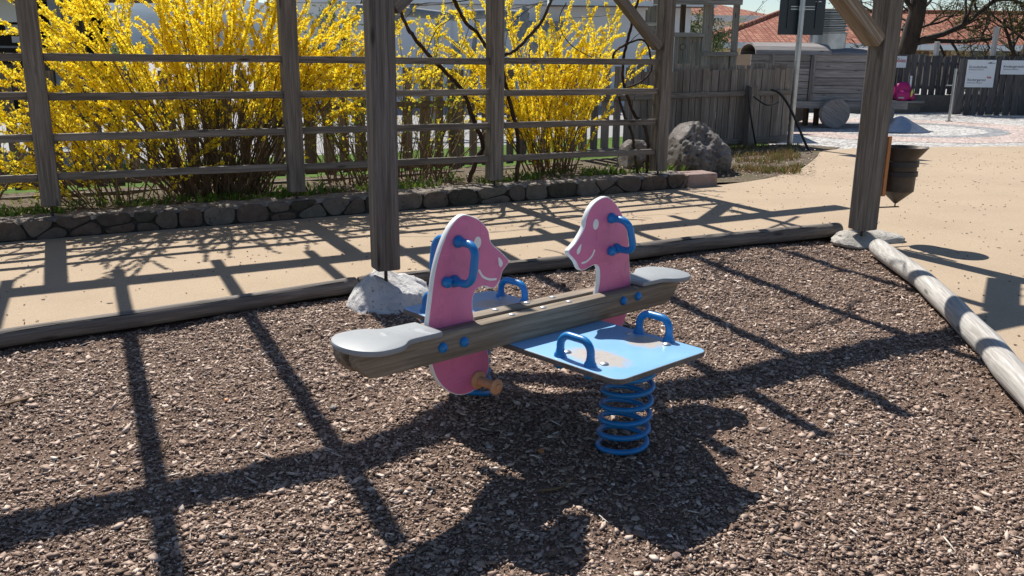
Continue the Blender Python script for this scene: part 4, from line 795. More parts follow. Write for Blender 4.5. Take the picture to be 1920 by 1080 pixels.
for zz in (wt + 0.15, wt + 0.75): mb.abox(rr_(1560, 150).x, rr_(2150, 150).x, RY + 0.765, RY + 0.80, zz, zz + 0.07)
mb.build('rail', 'old_fence_wood', DF)
for px in (1755, 1862):
    p = rr_(px, 100, RY + .9); member('tall_post', (p.x, RY + 0.9, gz), (p.x, RY + 0.9, rr_(px, {1755: 78, 1862: 50}[px], RY + .9).z), 0.1, 0.1, 'pale_log_wood', DF, up=U)
GT = thing('wooden_gate', (rr_(1850, 216).x, RY - 0.5, gz), 'dark plank gate carrying the white notice boards', 'gate')
gY = RY - 0.5; mb = MB(); x = rr_(1793, 160, gY).x; zt4 = rr_(1850, 111, gY).z; zb4 = rr_(1850, 216, gY).z
while x < rr_(2050, 150, gY).x:
    ww = random.uniform(0.13, 0.21); mb.tint = random.random(); mb.box((x + ww / 2, gY, (zt4 + zb4) / 2 + random.uniform(-.01, .01)), Vector((ww / 2, 0, 0)), Vector((0, 0.014, 0)), Vector((random.uniform(-.015, .015), 0, (zt4 - zb4) / 2))); x += ww + random.uniform(0.01, 0.05)
mb.build('planks', 'old_fence_wood', GT)
mb = MB()
for py in (132, 180, 201): zz = rr_(1850, py, gY).z; mb.abox(rr_(1793, py, gY).x, rr_(2050, py, gY).x, gY + 0.016, gY + 0.05, zz - 0.04, zz + 0.04)
mb.build('rail', 'weathered_timber', GT)
GP = thing('gate_post', gnd(1779, 228), 'slim galvanised gate post with a latch arm', 'gate post')
p0 = gnd(1779, 228); p1 = atY(1794, 129, p0.y); mb = MB(); mb.tube([p0, Vector((p0.x, p0.y, p1.z))], 0.03, 12); mb.lathe([(0.08, 0), (0.08, 0.012)], p0 + Z * 0.006, Z, 12); mb.build('pole', 'galvanised', GP, smooth=40)
zz = atY(1780, 160, p0.y).z; mb = MB(); mb.abox(p0.x - 0.17, p0.x, p0.y - 0.01, p0.y + 0.01, zz - 0.012, zz + 0.012); mb.build('latch_arm', 'galvanised', GP)
def text(s, loc, size, mat, parent, depth=0.001):
    cu = bpy.data.curves.new('txt', 'FONT'); cu.body = s; cu.size = size; cu.extrude = depth; ob = bpy.data.objects.new('txt', cu); COL.objects.link(ob)
    dg = bpy.context.evaluated_depsgraph_get(); me = bpy.data.meshes.new_from_object(ob.evaluated_get(dg)); bpy.data.objects.remove(ob)
    me.materials.clear(); me.materials.append(MATS[mat])
    return link('lettering', me, parent, Matrix.Translation(loc) @ Matrix.Rotation(R_(90), 4, 'X'))
def notice(px0, py0, px1, py1, Y, label, lines, group='white notice boards'):
    a, b = atY(px0, py0, Y), atY(px1, py1, Y); nb = thing('notice_board', ((a.x + b.x) / 2, Y, b.z), label, 'sign', group)
    mb = MB(); mb.abox(a.x, b.x, Y - 0.006, Y + 0.006, b.z, a.z); mb.build('panel', 'sign_white', nb)
    W_ = b.x - a.x; H_ = a.z - b.z
    for s, fx_, fy_, sz, m in lines: text(s, Vector((a.x + W_ * fx_, Y - 0.008, a.z - H_ * fy_)), sz, m, nb)
    return nb, a, b
sY = gY - 0.03
nb1, a, b = notice(1815, 112, 1861, 164, sY, 'tall white notice board with two text blocks on the gate', [('Grundschule', .07, .30, .085, 'ink'), ('Schulzone Kaltern', .07, .38, .05, 'ink_grey'), ('. - - .', .07, .47, .05, 'ink'), ('Kindergarten', .07, .77, .085, 'ink'), ('Schulzone Kaltern', .07, .86, .05, 'ink_grey'), ('. - - .', .07, .95, .05, 'ink')])
mb = MB(); W_ = b.x - a.x; H_ = a.z - b.z
for i, (dx, h) in enumerate(((.72, .03), (.77, .05), (.82, .045), (.88, .025), (.93, .02))): mb.abox(a.x + W_ * dx, a.x + W_ * (dx + .04), sY - 0.009, sY - 0.007, a.z - H_ * .13, a.z - H_ * (.13 - h))
mb.build('emblem', 'ink', nb1)
mb = MB()
for i in range(4): mb.abox(a.x + W_ * (.75 + i * .04), a.x + W_ * (.78 + i * .04), sY - 0.009, sY - 0.007, a.z - H_ * .67, a.z - H_ * (.60 + .02 * (i % 2)))
mb.build('emblem', 'ink_red', nb1)
notice(1879, 113, 1935, 140, sY, 'wide white notice board at the right edge of the gate', [('Kindergartenhof', .07, .52, .085, 'ink'), ('Schulzone Kaltern', .07, .68, .05, 'ink_grey'), ('. - - .', .07, .88, .05, 'ink'), ('Die', .72, .28, .1, 'ink_red')])
nb3, a, b = notice(1672, 105, 1698, 127, RY + 0.68, 'small white notice with red prohibition rings above the backpack', [('Per i ...', .3, .28, .075, 'ink')])
mb = MB(); W_ = b.x - a.x; H_ = a.z - b.z
for i in range(4): 
    cx_ = a.x + W_ * (.32 + i * .18); cz_ = a.z - H_ * .42; ring = [(cx_ + W_ * .07 * math.cos(t * math.pi / 8), RY + 0.672, cz_ + W_ * .07 * math.sin(t * math.pi / 8)) for t in range(17)]; mb.tube(ring, 0.007, 5, False)
    mb.tube([(cx_ - W_ * .05, RY + .672, cz_ + W_ * .05), (cx_ + W_ * .05, RY + .672, cz_ - W_ * .05)], 0.005, 4)
mb.build('prohibition_rings', 'ink_red', nb3)
# backpack
bp = rr_(1691, 187, RY + 0.35); BK = thing('backpack', (bp.x, RY + 0.35, bt), 'magenta school backpack with a yellow reflective strip on the bench', 'backpack')
def blob(name, c, size, mat, parent, seed=0, p=2.6):
    bm = bmesh.new(); bmesh.ops.create_icosphere(bm, subdivisions=4, radius=1)
    for v in bm.verts:
        d = v.co; s = (abs(d.x) ** p + abs(d.y) ** p + abs(d.z) ** p) ** (-1 / p); q_ = d * s * (1 + 0.05 * mnoise.noise(d * 3 + Vector((seed, 0, 0)))); v.co = Vector((q_.x * size[0], q_.y * size[1], q_.z * size[2])) + Vector(c)
    mb = MB(); bm.verts.ensure_lookup_table(); mb.add([v.co.copy() for v in bm.verts], [tuple(v.index for v in f.verts) for f in bm.faces]); bm.free(); return mb.build(name, mat, parent, smooth=180)
blob('bag_body', (bp.x, RY + 0.38, bt + 0.235), (0.21, 0.13, 0.235), 'magenta_fabric', BK, 1)
blob('front_pocket', (bp.x - 0.035, RY + 0.23, bt + 0.13), (0.185, 0.1, 0.13), 'magenta_fabric', BK, 5)
blob('side_pocket', (bp.x + 0.2, RY + 0.33, bt + 0.1), (0.1, 0.12, 0.1), 'magenta_fabric', BK, 9)
mb = MB(); mb.abox(bp.x - 0.2, bp.x - 0.05, RY + 0.122, RY + 0.13, bt + 0.06, bt + 0.1); mb.build('grey_strip', 'grey_fabric', BK)
mb = MB(); mb.prism([(0.0, 0), (0.04, 0.02), (0.05, 0.12), (0.03, 0.2), (0.0, 0.1)], (bp.x + 0.14, RY + 0.2, bt + 0.1), X_, Z, 0.01); mb.build('reflective_strip', 'reflective_yellow', BK)
mb = MB(); mb.abox(bp.x + 0.13, bp.x + 0.175, RY + 0.3, RY + 0.33, bt + 0.34, bt + 0.62); mb.build('strap', 'sign_white', BK)
# ------------------------------------------------------------------ tiled house on the right
HYr = 42.0
def hp(px, py, Y): return atY(px, py, Y)
HS = thing('tiled_house', hp(1640, 110, HYr), 'long low cream house with an orange tiled hip roof', 'house')
e0, e1 = hp(1318, 90, HYr), hp(2250, 76, HYr); ez = (hp(1335, 91, HYr).z + hp(1900, 72, HYr).z) / 2
r0, r1 = hp(1470, 26, HYr + 5.5), hp(2300, 20, HYr + 5.5); rz = hp(1560, 22, HYr + 5.5).z
def roof_plane(name, pts, parent):
    c = sum((Vector(p) for p in pts), Vector()) / len(pts); ex = (Vector(pts[1]) - Vector(pts[0])).normalized(); nn = ex.cross(Vector(pts[2]) - Vector(pts[0])).normalized(); ey = nn.cross(ex)
    M = Matrix((ex, ey, nn)).transposed().to_4x4(); M.translation = c; mb = MB(); k = len(pts); lo = [Vector(p) - nn * 0.12 for p in pts]
    mb.add([Vector(p) for p in pts] + lo, [tuple(range(k)), tuple(range(2 * k - 1, k - 1, -1))] + [(i, i + k, (i + 1) % k + k, (i + 1) % k) for i in range(k)]); return mb.build(name, 'roof_tiles', parent, M=M)
E0 = (e0.x, HYr, ez); E1 = (e1.x, HYr, ez); R0_ = (r0.x, HYr + 5.5, rz); R1_ = (r1.x, HYr + 5.5, rz)
roof_plane('roof', [E0, E1, R1_, R0_], HS); roof_plane('roof', [(e0.x, HYr + 11, ez), E0, R0_], HS)
mb = MB(); mb.tube([E0, R0_, R1_], 0.16, 10); mb.build('ridge_tiles', 'roof_tiles', HS, smooth=60)
mb = MB(); mb.abox(e0.x - 0.2, e1.x, HYr - 0.22, HYr - 0.02, ez - 0.28, ez + 0.0); mb.build('gutter', 'gutter_metal', HS, bevel=0.03)
mb = MB(); mb.abox(e0.x + 0.9, e1.x, HYr + 0.9, HYr + 9, -0.5, ez - 0.05); mb.build('wall', 'cream_wall', HS)
mb = MB(); mb.abox(e0.x, e1.x, HYr, HYr + 0.9, ez - 0.12, ez - 0.06); mb.build('soffit', 'cream_wall', HS)
for a_, b_, y0, y1 in ((1700, 1738, 96, 125), (1757, 1770, 94, 125), (1815, 1846, 91, 125), (1864, 1890, 90, 125), (1390, 1412, 105, 130), (1905, 1935, 90, 125)):
    p, q2 = hp(a_, y0, HYr + .9), hp(b_, y1, HYr + .9); mb = MB(); mb.abox(p.x, q2.x, HYr + 0.84, HYr + 0.897, q2.z, p.z); w_ = mb.build('window', 'brown_frame', HS)
    mb = MB(); mb.abox(p.x + 0.1, q2.x - 0.1, HYr + 0.82, HYr + 0.838, q2.z + 0.1, p.z - 0.1); mb.build('pane', 'window_glass', w_)
for px in (1787, 1812): mb = MB(); p = hp(px, 90, HYr + .5); mb.abox(p.x, p.x + 0.25, HYr + 0.6, HYr + 0.88, -0.4, ez - 0.13); mb.build('pilaster', 'cream_wall', HS)
# white house behind it with its own tiled roof
HY2 = 56.0; H2 = thing('white_house', hp(1380, 90, HY2), 'white house with a tiled roof behind the low orange roof', 'house')
a, b = hp(1240, 28, HY2), hp(1462, 28, HY2); mb = MB(); mb.abox(a.x, b.x - 1, HY2 + 0.8, HY2 + 9, -0.5, a.z + 0.1); mb.build('wall', 'trim_white', H2)
ez2 = hp(1400, 26, HY2).z; rz2 = hp(1400, 4, HY2 + 4).z; roof_plane('roof', [(a.x, HY2, ez2), (b.x + 0.5, HY2, ez2 - 0.25), (b.x - 3.8, HY2 + 4, rz2), (a.x, HY2 + 4, rz2)], H2)
mb = MB(); mb.abox(a.x, b.x, HY2 - 0.15, HY2 - 0.01, ez2 - 0.45, ez2 - 0.1); mb.build('gutter', 'gutter_metal', H2)
# far hills
mb = MB(); K = 60; vs = []
for i in range(K + 1):
    x = -500 + 1200 * i / K; h = 38 + 16 * mnoise.noise(Vector((x * 0.006, 3, 0))) + 6 * mnoise.noise(Vector((x * 0.03, 1, 0))); vs += [(x, 620, -15), (x, 620 + 30, h * 0.6), (x, 720, h)]
fs = []
for i in range(K): fs += [(i * 3, i * 3 + 3, i * 3 + 4, i * 3 + 1), (i * 3 + 1, i * 3 + 4, i * 3 + 5, i * 3 + 2)]
simple('far_hill', (0.12, 0.17, 0.22), 0.95, var=0.2, scale=0.02)
mb.add(vs, fs); o = mb.build('hills', 'far_hill', None, smooth=180); o['kind'] = 'structure'
# ------------------------------------------------------------------ long pale building behind the shrubs
BY = 27.0; BL = thing('school_building', hp(900, 110, BY), 'long pale plastered school building in shade behind the shrubs', 'building')
a, b = hp(520, 100, BY), hp(1300, 100, BY); ezb = hp(1120, 12, BY).z
mb = MB(); mb.abox(a.x, b.x, BY + 0.7, BY + 10, -0.4, ezb + 0.05); mb.build('wall', 'shade_wall', BL)
c1 = hp(1030, 20, BY); mb = MB(); mb.abox(c1.x, b.x + 0.6, BY, BY + 0.72, ezb + 0.02, ezb + 0.1); mb.build('soffit', 'brown_frame', BL)
roof_plane('roof', [(c1.x, BY, ezb + 0.16), (b.x + 0.6, BY, ezb + 0.16), (b.x + 0.6, BY + 5, ezb + 2.4), (c1.x, BY + 5, ezb + 2.4)], BL)
mb = MB(); mb.abox(c1.x, b.x + 0.6, BY - 0.12, BY - 0.01, ezb + 0.02, ezb + 0.17); mb.build('gutter', 'gutter_metal', BL)
mb = MB(); mb.abox(a.x, c1.x - 0.05, BY + 0.4, BY + 8, ezb + 0.06, ezb + 2.2); mb.build('upper_wall', 'shade_wall', BL)
for px0, px1, y0, y1 in ((800, 846, 0, 132), (1035, 1052, 70, 130), (990, 998, 50, 130), (850, 862, 78, 112), (1240, 1256, 60, 120)):
    p, q2 = hp(px0, y0, BY + .6), hp(px1, y1, BY + .6); mb = MB(); mb.abox(p.x, q2.x, BY + 0.62, BY + 0.69, q2.z, p.z); mb.build('pilaster' if y0 == 0 else 'window', 'shade_wall' if y0 == 0 else 'grey_shutter', BL)
p, q2 = hp(940, 38, BY), hp(1060, 58, BY); mb = MB(); mb.abox(p.x, q2.x, BY + 0.2, BY + 0.69, q2.z, p.z); mb.build('canopy', 'pale_timber', BL)
# ------------------------------------------------------------------ log climbing frame
LY = 18.0; LF = thing('log_climbing_frame', hp(870, 150, LY), 'rustic climbing frame of grey debarked logs behind the picket fence', 'climbing frame')
def rlog(name, pts, r, mat='pale_timber'):
    mb = MB(); pp = smooth_path(pts, 8); mb.tube(pp, [r * (1 + 0.12 * mnoise.noise(Vector((i * .3, r * 99, 0)))) for i in range(len(pp))], 12); mb.build(name, mat, LF, smooth=50)
rlog('cross_log', [hp(668, 16, LY), hp(760, 22, LY), hp(850, 30, LY), hp(910, 26, LY), hp(992, 30, LY)], 0.095)
def dn(p, z=0.0): return Vector((p.x, p.y, z))
rlog('leg', [hp(985, 15, LY - .1), hp(970, 90, LY - .25), dn(hp(955, 200, LY - .5), 0.05)], 0.075)
rlog('leg', [hp(978, 38, LY + .1), hp(1005, 90, LY + .3), hp(1020, 130, LY + .5), dn(hp(1036, 180, LY + .7), 0.05)], 0.08)
rlog('leg', [hp(945, 30, LY + .2), hp(975, 60, LY + .2), hp(1015, 92, LY + .2)], 0.05)
rlog('leg', [hp(822, 32, LY), hp(818, 80, LY), dn(hp(812, 150, LY), 0.05)], 0.05)
rlog('leg', [hp(895, 38, LY), hp(888, 100, LY), dn(hp(884, 150, LY), 0.05)], 0.05)
rlog('leg', [hp(755, 20, LY), hp(735, 60, LY + .2), dn(hp(720, 150, LY + .4), 0.05)], 0.07)
rlog('leg', [hp(740, 50, LY), hp(765, 20, LY), hp(775, 8, LY)], 0.045)
rlog('leg', [hp(600, 30, LY + 1), hp(612, 110, LY + 1), dn(hp(620, 170, LY + 1), 0.05)], 0.06)
# ------------------------------------------------------------------ wooden play tower
PY = 17.2; TW = thing('play_tower', hp(1325, 150, PY), 'grey wooden play tower with roof posts and a round peephole', 'play tower')
gzt = gnd(1325, 240).z
def tb(px0, px1, py0, py1, Y, d=0.05, name='panel', mat='train_wood'):
    pm = (max(py0, 0) + min(py1, 110)) / 2; p, q2 = hp(px0, pm, Y), hp(px1, pm, Y); z0, z1 = hp((px0 + px1) / 2, py1, Y).z, hp((px0 + px1) / 2, py0, Y).z; mb = MB(); mb.abox(p.x, q2.x, Y, Y + d, z0, z1); mb.build(name, mat, TW, bevel=0.004)
def vboards(px0, px1, py0, py1, Y, n, hole=None):
    p, q2 = hp(px0, 90, Y), hp(px1, 90, Y); p.z = hp(px0, py0, Y).z; q2.z = hp(px1, py1, Y).z; mb = MB(); ww = (q2.x - p.x) / n
    for i in range(n): mb.tint = random.random(); mb.abox(p.x + i * ww + .004, p.x + (i + 1) * ww - .004, Y, Y + 0.03, gzt if py1 > 150 else q2.z, p.z + random.uniform(-.01, .01))
    mb.build('wall_boards', 'tower_wood', TW)
vboards(1264, 1320, 66, 200, PY, 7); vboards(1326, 1376, 104, 200, PY, 6)
tb(1262, 1322, 61, 69, PY - 0.08, 0.12, 'sill'); tb(1319, 1384, 97, 105, PY - 0.08, 0.12, 'sill')
for px0, px1, py in ((1318, 1329, 8), (1329, 1336, 8), (1374, 1385, 6), (1275, 1284, 8)): tb(px0, px1, py, 220, PY - 0.04 + (0.9 if px0 in (1329, 1275) else 0), 0.1, 'roof_post', 'brown_wood' if px0 == 1275 else 'tower_wood')
tb(1225, 1393, -12, 8, PY - 0.3, 0.14, 'eaves_beam'); tb(1225, 1393, -16, 2, PY + 1.2, 0.14, 'eaves_beam', 'brown_wood')
p, q2 = hp(1220, -14, PY - .4), hp(1396, -14, PY - .4); mb = MB(); mb.add([(p.x, PY - 0.4, p.z), (q2.x, PY - 0.4, p.z), (q2.x, PY + 1.6, p.z + 0.5), (p.x, PY + 1.6, p.z + 0.5), (p.x, PY - 0.4, p.z + .06), (q2.x, PY - 0.4, p.z + .06), (q2.x, PY + 1.6, p.z + 0.56), (p.x, PY + 1.6, p.z + 0.56)], [(3, 2, 1, 0), (4, 5, 6, 7), (0, 1, 5, 4), (1, 2, 6, 5), (2, 3, 7, 6), (3, 0, 4, 7)]); mb.build('roof', 'train_wood', TW)
c_ = hp(1280, 88, PY); mb = MB(); mb.lathe([(0.055, 0.0), (0.055, 0.012), (0.042, 0.012), (0.042, 0.0)], (c_.x, PY - 0.004, c_.z), Vector((0, -1, 0)), 20); mb.f = [f for f in mb.f if len(f) == 4]; mb.mi = [0] * len(mb.f); mb.build('peephole_ring', 'brown_wood', TW)
mb = MB(); mb.lathe([(0.042, 0), (0.042, 0.004)], (c_.x, PY - 0.004, c_.z), Vector((0, -1, 0)), 20); mb.build('peephole', 'window_glass', TW)
# round-ended barrel hut left of tower
c_ = hp(1226, 40, PY + .5); mb = MB()
for i in range(8):
    x = -0.17 + i * 0.045; h = 0.30 * math.sqrt(max(0.05, 1 - (x / 0.24) ** 2)); mb.tint = random.random(); mb.abox(c_.x + x, c_.x + x + 0.04, PY + .5, PY + .53, c_.z - 0.28, c_.z + h)
mb.build('arched_panel', 'tower_wood', TW); tb(1205, 1240, 42, 48, PY + .46, 0.05, 'arch_sill', 'pale_log_wood'); tb(1205, 1240, 96, 104, PY + .46, 0.05, 'arch_sill', 'pale_log_wood')
# ------------------------------------------------------------------ dark wooden shelter at left
SY = 13.2; SH = thing('wooden_shelter', hp(80, 150, SY), 'dark brown open wooden shelter behind the left shrub', 'shelter')
def sb(px0, px1, py0, py1, Y, d, name, mat):
    pm = (py0 + py1) / 2; p, q2 = hp(px0, pm, Y), hp(px1, pm, Y); z0, z1 = hp((px0 + px1) / 2, py1, Y).z, hp((px0 + px1) / 2, py0, Y).z; mb = MB(); mb.abox(p.x, q2.x, Y, Y + d, z0, z1); mb.build(name, mat, SH, bevel=0.004)
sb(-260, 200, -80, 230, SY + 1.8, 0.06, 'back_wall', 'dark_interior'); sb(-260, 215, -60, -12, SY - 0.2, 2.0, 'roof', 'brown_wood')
sb(-260, 62, -4, 40, SY + 0.6, 0.05, 'fascia', 'shade_wall')
sb(-260, 40, 118, 168, SY, 0.05, 'counter_front', 'brown_wood'); sb(84, 146, 115, 190, SY, 0.05, 'counter_front', 'brown_wood'); sb(150, 185, 118, 190, SY + .3, 0.05, 'counter_front', 'brown_wood')
for px in (98, 118): sb(px, px + 15, -20, 200, SY - 0.1 + (px - 98) * .01, 0.14, 'corner_post', 'pale_timber')
sb(60, 76, -10, 200, SY + .9, 0.1, 'corner_post', 'brown_wood'); sb(140, 158, -10, 200, SY + .9, 0.1, 'corner_post', 'brown_wood')
sb(10, 38, 46, 62, SY + 1.2, 0.3, 'shelf_box', 'shade_wall'); sb(22, 40, 68, 80, SY + 1.2, 0.3, 'shelf_box', 'trim_white'); sb(0, 42, 86, 90, SY + 1.1, 0.4, 'shelf', 'pale_timber')
for (px0, px1, py0, py1, m, lb) in ((149, 159, 144, 160, 'blue_box', 'blue plastic box on the shelter counter'), (183, 192, 152, 166, 'blue_box', 'small blue box at the right end of the shelter'), (40, 50, 150, 172, 'blue_box', 'blue box behind the leftmost trellis post')):
    p, q2 = hp(px0, py0, SY - .15), hp(px1, py1, SY - .15); mb = MB(); mb.abox(p.x, q2.x, SY - .15, SY - .02, q2.z, p.z); o = mb.build('storage_box', m, None, bevel=0.004); tag(o, lb, 'box', 'blue boxes at the shelter')
mb = MB(); p = [hp(82, 136, SY - .1), hp(86, 138, SY - .1), hp(89, 172, SY - .1)]; mb.tube(p, 0.02, 6); o = mb.build('ruler', 'sign_white', None); tag(o, 'white measuring stick leaning on the shelter counter', 'stick')
# ------------------------------------------------------------------ plants
def rand_dir(): 
    v = Vector((random.gauss(0, 1), random.gauss(0, 1), random.gauss(0, 1))); return v.normalized()
class Fl:
    """collector of four-petalled flowers / leaves as numpy-friendly lists"""
    def __init__(s): s.mb = MB()
    def flower(s, p, out, r):
        out = out.normalized(); a = out.orthogonal().normalized(); b = out.cross(a); th = random.uniform(0, math.pi); s.mb.tint = random.random()
        for k in range(4):
            t = th + k * math.pi / 2 + random.uniform(-.25, .25); d = (a * math.cos(t) + b * math.sin(t)) * 0.85 + out * random.uniform(0.25, 0.7); sd = (b * math.cos(t) - a * math.sin(t)); s.mb.quadleaf(p, d, sd, r * random.uniform(0.85, 1.15), r * 0.3)
    def leaf(s, p, d, l, wd):
        s.mb.tint = random.random(); sd = d.cross(rand_dir()); sd = sd.normalized() if sd.length > .01 else d.orthogonal(); s.mb.quadleaf(p, d.normalized(), sd, l, wd)
def grow(base, d0, L, droop, k=12, wig=0.05):
    pts = [base.copy()]; d = d0.normalized(); st = L / k
    for i in range(k):
        d = (d + Vector((random.gauss(0, wig), random.gauss(0, wig), random.gauss(0, wig) - droop * (i / k)))).normalized(); pts.append(pts[-1] + d * st)
    return pts
def forsythia(label, group, base_u, base_n, n_st, spread, lens, f0, fr, dens, leafy_low=0.3, lean=0.0, bw=0.3, brown=1.0):
    bz = un(base_u, base_n); B = thing('forsythia_bush', (bz.x, bz.y, g(bz) + 0.1), label, 'shrub', group)
    st = MB(); fl = Fl(); lf = Fl()
    def deco(pts, t0, dens):
        for i in range(len(pts) - 1):
            a, b = pts[i], pts[i + 1]; t = i / (len(pts) - 1); seg = (b - a).length
            if t < t0: 
                if random.random() < leafy_low: lf.leaf(a.lerp(b, random.random()), rand_dir() + Z * .5, random.uniform(.025, .055), .010)
                continue
            m = seg / 0.0115 * dens * (0.7 + 0.9 * t); m = int(m) + (random.random() < m - int(m))
            for _ in range(m):
                p = a.lerp(b, random.random()); o_ = rand_dir(); o_ = (o_ - (b - a).normalized() * o_.dot((b - a).normalized())); o_ = o_.normalized() if o_.length > .05 else Z; fl.flower(p + o_ * 0.006, o_ + Vector((0, 0, -.25)) + rand_dir() * .3, random.uniform(.75, 1.15) * fr)
            if random.random() < 0.12: lf.leaf(b, rand_dir() + (b - a).normalized(), random.uniform(.02, .05), .007)
    for s_ in range(n_st):
        f = random.uniform(-1, 1); ang = f * spread + random.gauss(0, 0.12) + lean; tn_ = 0.07 - abs(random.gauss(0, 0.24))
        base = un(base_u + f * bw + random.gauss(0, .06), base_n + random.gauss(0, 0.1)); base.z = g(base) + 0.1
        d = U * math.sin(ang) + Z * math.cos(ang) + N * tn_; L = random.uniform(*lens); t0 = f0 + random.uniform(-.12, .12)
        pts = grow(base, d, L, 0.05 + 0.12 * abs(ang), 14); r0 = random.uniform(.006, .012); st.tint = random.random(); st.tube(pts, [r0 * (1 - .75 * i / 14) for i in range(15)], 5)
        deco(pts, t0, dens)
        for _ in range(random.randint(5, 9)):
            i = random.randint(3, 13); td = (pts[i + 1] - pts[i]).normalized() + rand_dir() * 0.75 + Z * .15; tp = grow(pts[i], td, random.uniform(.18, .55), 0.08, 7, .08); st.tube(tp, [.0035 * (1 - .7 * j / 7) for j in range(8)], 4, False)
            deco(tp, 0.05 if i / 14 > t0 else 0.8, dens * 1.1)
    # dense brown basal twigs
    for _ in range(int(n_st * 1.6 * brown)):
        base = un(base_u + random.uniform(-bw, bw) * 1.3, base_n + random.gauss(0, 0.14)); base.z = g(base) + 0.1; ang = random.gauss(lean, spread * 0.6)
        pts = grow(base, U * math.sin(ang) + Z * math.cos(ang) + N * random.gauss(0, .25), random.uniform(.5, 1.1), 0.03, 8, .1); st.tint = random.random(); st.tube(pts, [.005 * (1 - .7 * j / 8) for j in range(9)], 4, False)
    st.build('stems', 'stem_bark', B); fl.mb.build('flowers', 'petal', B); lf.mb.build('leaves', 'young_leaf', B)
gf = 'yellow forsythia bushes'
forsythia('large dense yellow forsythia filling the second trellis bay from the left', gf, 1.45, -0.78, 108, 0.64, (1.5, 2.45), 0.5, 0.025, 0.95, bw=0.36, brown=1.3)
forsythia('low sprawling yellow forsythia close behind the leftmost trellis bay', gf, 0.55, -0.66, 22, 0.75, (0.7, 1.25), 0.3, 0.024, 0.6, lean=-0.1, bw=0.3, brown=.5)
forsythia('narrow upright yellow forsythia left of the last trellis post', gf, 5.15, -0.8, 40, 0.40, (1.25, 2.25), 0.16, 0.025, 0.9, lean=-0.07, bw=0.2, brown=.4)
forsythia('thin leggy yellow forsythia with sparse flowers behind the front post', gf, 3.25, -0.95, 34, 0.5, (1.0, 2.0), 0.62, 0.024, 0.4, 0.9, bw=0.55, brown=2.6)
forsythia('sparse yellow forsythia at the left edge of the picture', gf, -0.75, -0.7, 13, 0.5, (1.0, 1.6), 0.5, 0.024, 0.6, 0.8, bw=0.25, brown=.4)
# young green weeds in the bed
mb = Fl()
for _ in range(5200):
    uu = random.uniform(-1.6, 6.6); nn = -0.12 - abs(random.gauss(0, 0.35)); p = un(uu, nn); 
    if mnoise.noise(Vector((uu * 1.7, nn * 3, 2))) < -0.1: continue
    p.z = g(p) + 0.12 + random.uniform(0, .02); d = (Z + rand_dir() * .7).normalized(); h = random.uniform(.03, .11)
    mb.leaf(p, d, h, h * random.choice((.07, .07, .2)))
o = mb.mb.build('weeds', 'weed_leaf'); o['kind'] = 'stuff'; o['label'] = 'low green weeds and grass sprouting along the top of the stone wall'
k = 2600; P = []
for _ in range(k):
    if random.random() < .45: c_ = gnd(random.uniform(1345, 1528), random.uniform(268, 335))
    else: c_ = un(random.uniform(-1.5, 6.8), -0.15 - abs(random.gauss(0, .4)))
    if Vector((c_.x, c_.y, 0)).length < 20: P.append((c_.x, c_.y, g(c_) + (0.13 if (c_ - T0).dot(U) < 6.6 else 0.02) + random.uniform(0, .02)))
P = np.array(P); n_ = len(P)
o = flakes('leaf_litter', P, rng.uniform(0.015, 0.05, n_), rng.uniform(0.006, 0.025, n_), np.full(n_, 0.0015), 'bark_chips', rng.uniform(0.3, 1.0, n_), 0.35); o['kind'] = 'stuff'; o['label'] = 'dry leaf litter on the planting bed behind the wall and round the boulder'
# tufts between fence end, boulder and sign pole
mb = Fl()
for _ in range(5200):
    c = gnd(random.uniform(1352, 1500), random.uniform(272, 328)); w_ = random.random()
    if mnoise.noise(c * 1.9) < 0.05: continue
    d = (Z + rand_dir() * .6).normalized(); h = random.uniform(.03, .13); mb.mb.tint = min(1, max(0, random.gauss(.36, .3))); sd = d.cross(rand_dir()).normalized(); mb.mb.quadleaf(c, d, sd, h, random.uniform(.004, .009))
o = mb.mb.build('grass_tufts', 'dry_grass'); o['kind'] = 'stuff'; o['label'] = 'green and reddish dry grass tufts beside the boulder'
# climbing vines on the trellis
def vine(label, paths, nn=-0.12):
    o_ = un(3, nn); first = on_plane(*paths[0][0][0], o_, N); V = thing('climbing_vine', first, label, 'vine', 'bare woody vines on the trellis')
    mb = MB(); tw = MB()
    for pts, r0, r1 in paths:
        w3 = [on_plane(x, y, o_ + N * (0.03 * math.sin(i * 1.7)), N) for i, (x, y) in enumerate(pts)]; pp = smooth_path(w3, 7); k = len(pp)
        (mb if r0 > .006 else tw).tube([p + rand_dir() * r0 * .25 for p in pp], [(r0 + (r1 - r0) * i / (k - 1)) * random.uniform(.88, 1.14) for i in range(k)], 8 if r0 > .006 else 4)
    mb.build('stem', 'vine_bark', V, smooth=60)
    if tw.v: tw.build('twigs', 'vine_bark', V)
vine('thick dark vine leaning left behind the third trellis bay', [([(878, 342), (893, 300), (905, 270), (888, 225), (868, 172), (840, 140), (800, 98), (775, 68), (757, 38), (748, 10), (735, -20)], .024, .015), ([(800, 100), (815, 60), (838, 40), (880, 10)], .005, .003), ([(757, 38), (790, 8), (840, 5), (905, -4)], .004, .003), ([(735, 8), (815, 9), (900, -3)], .005, .003), ([(880, 50), (862, 95), (842, 108), (790, 128)], .004, .003), ([(640, 45), (720, 8), (800, 10)], .004, .003)])
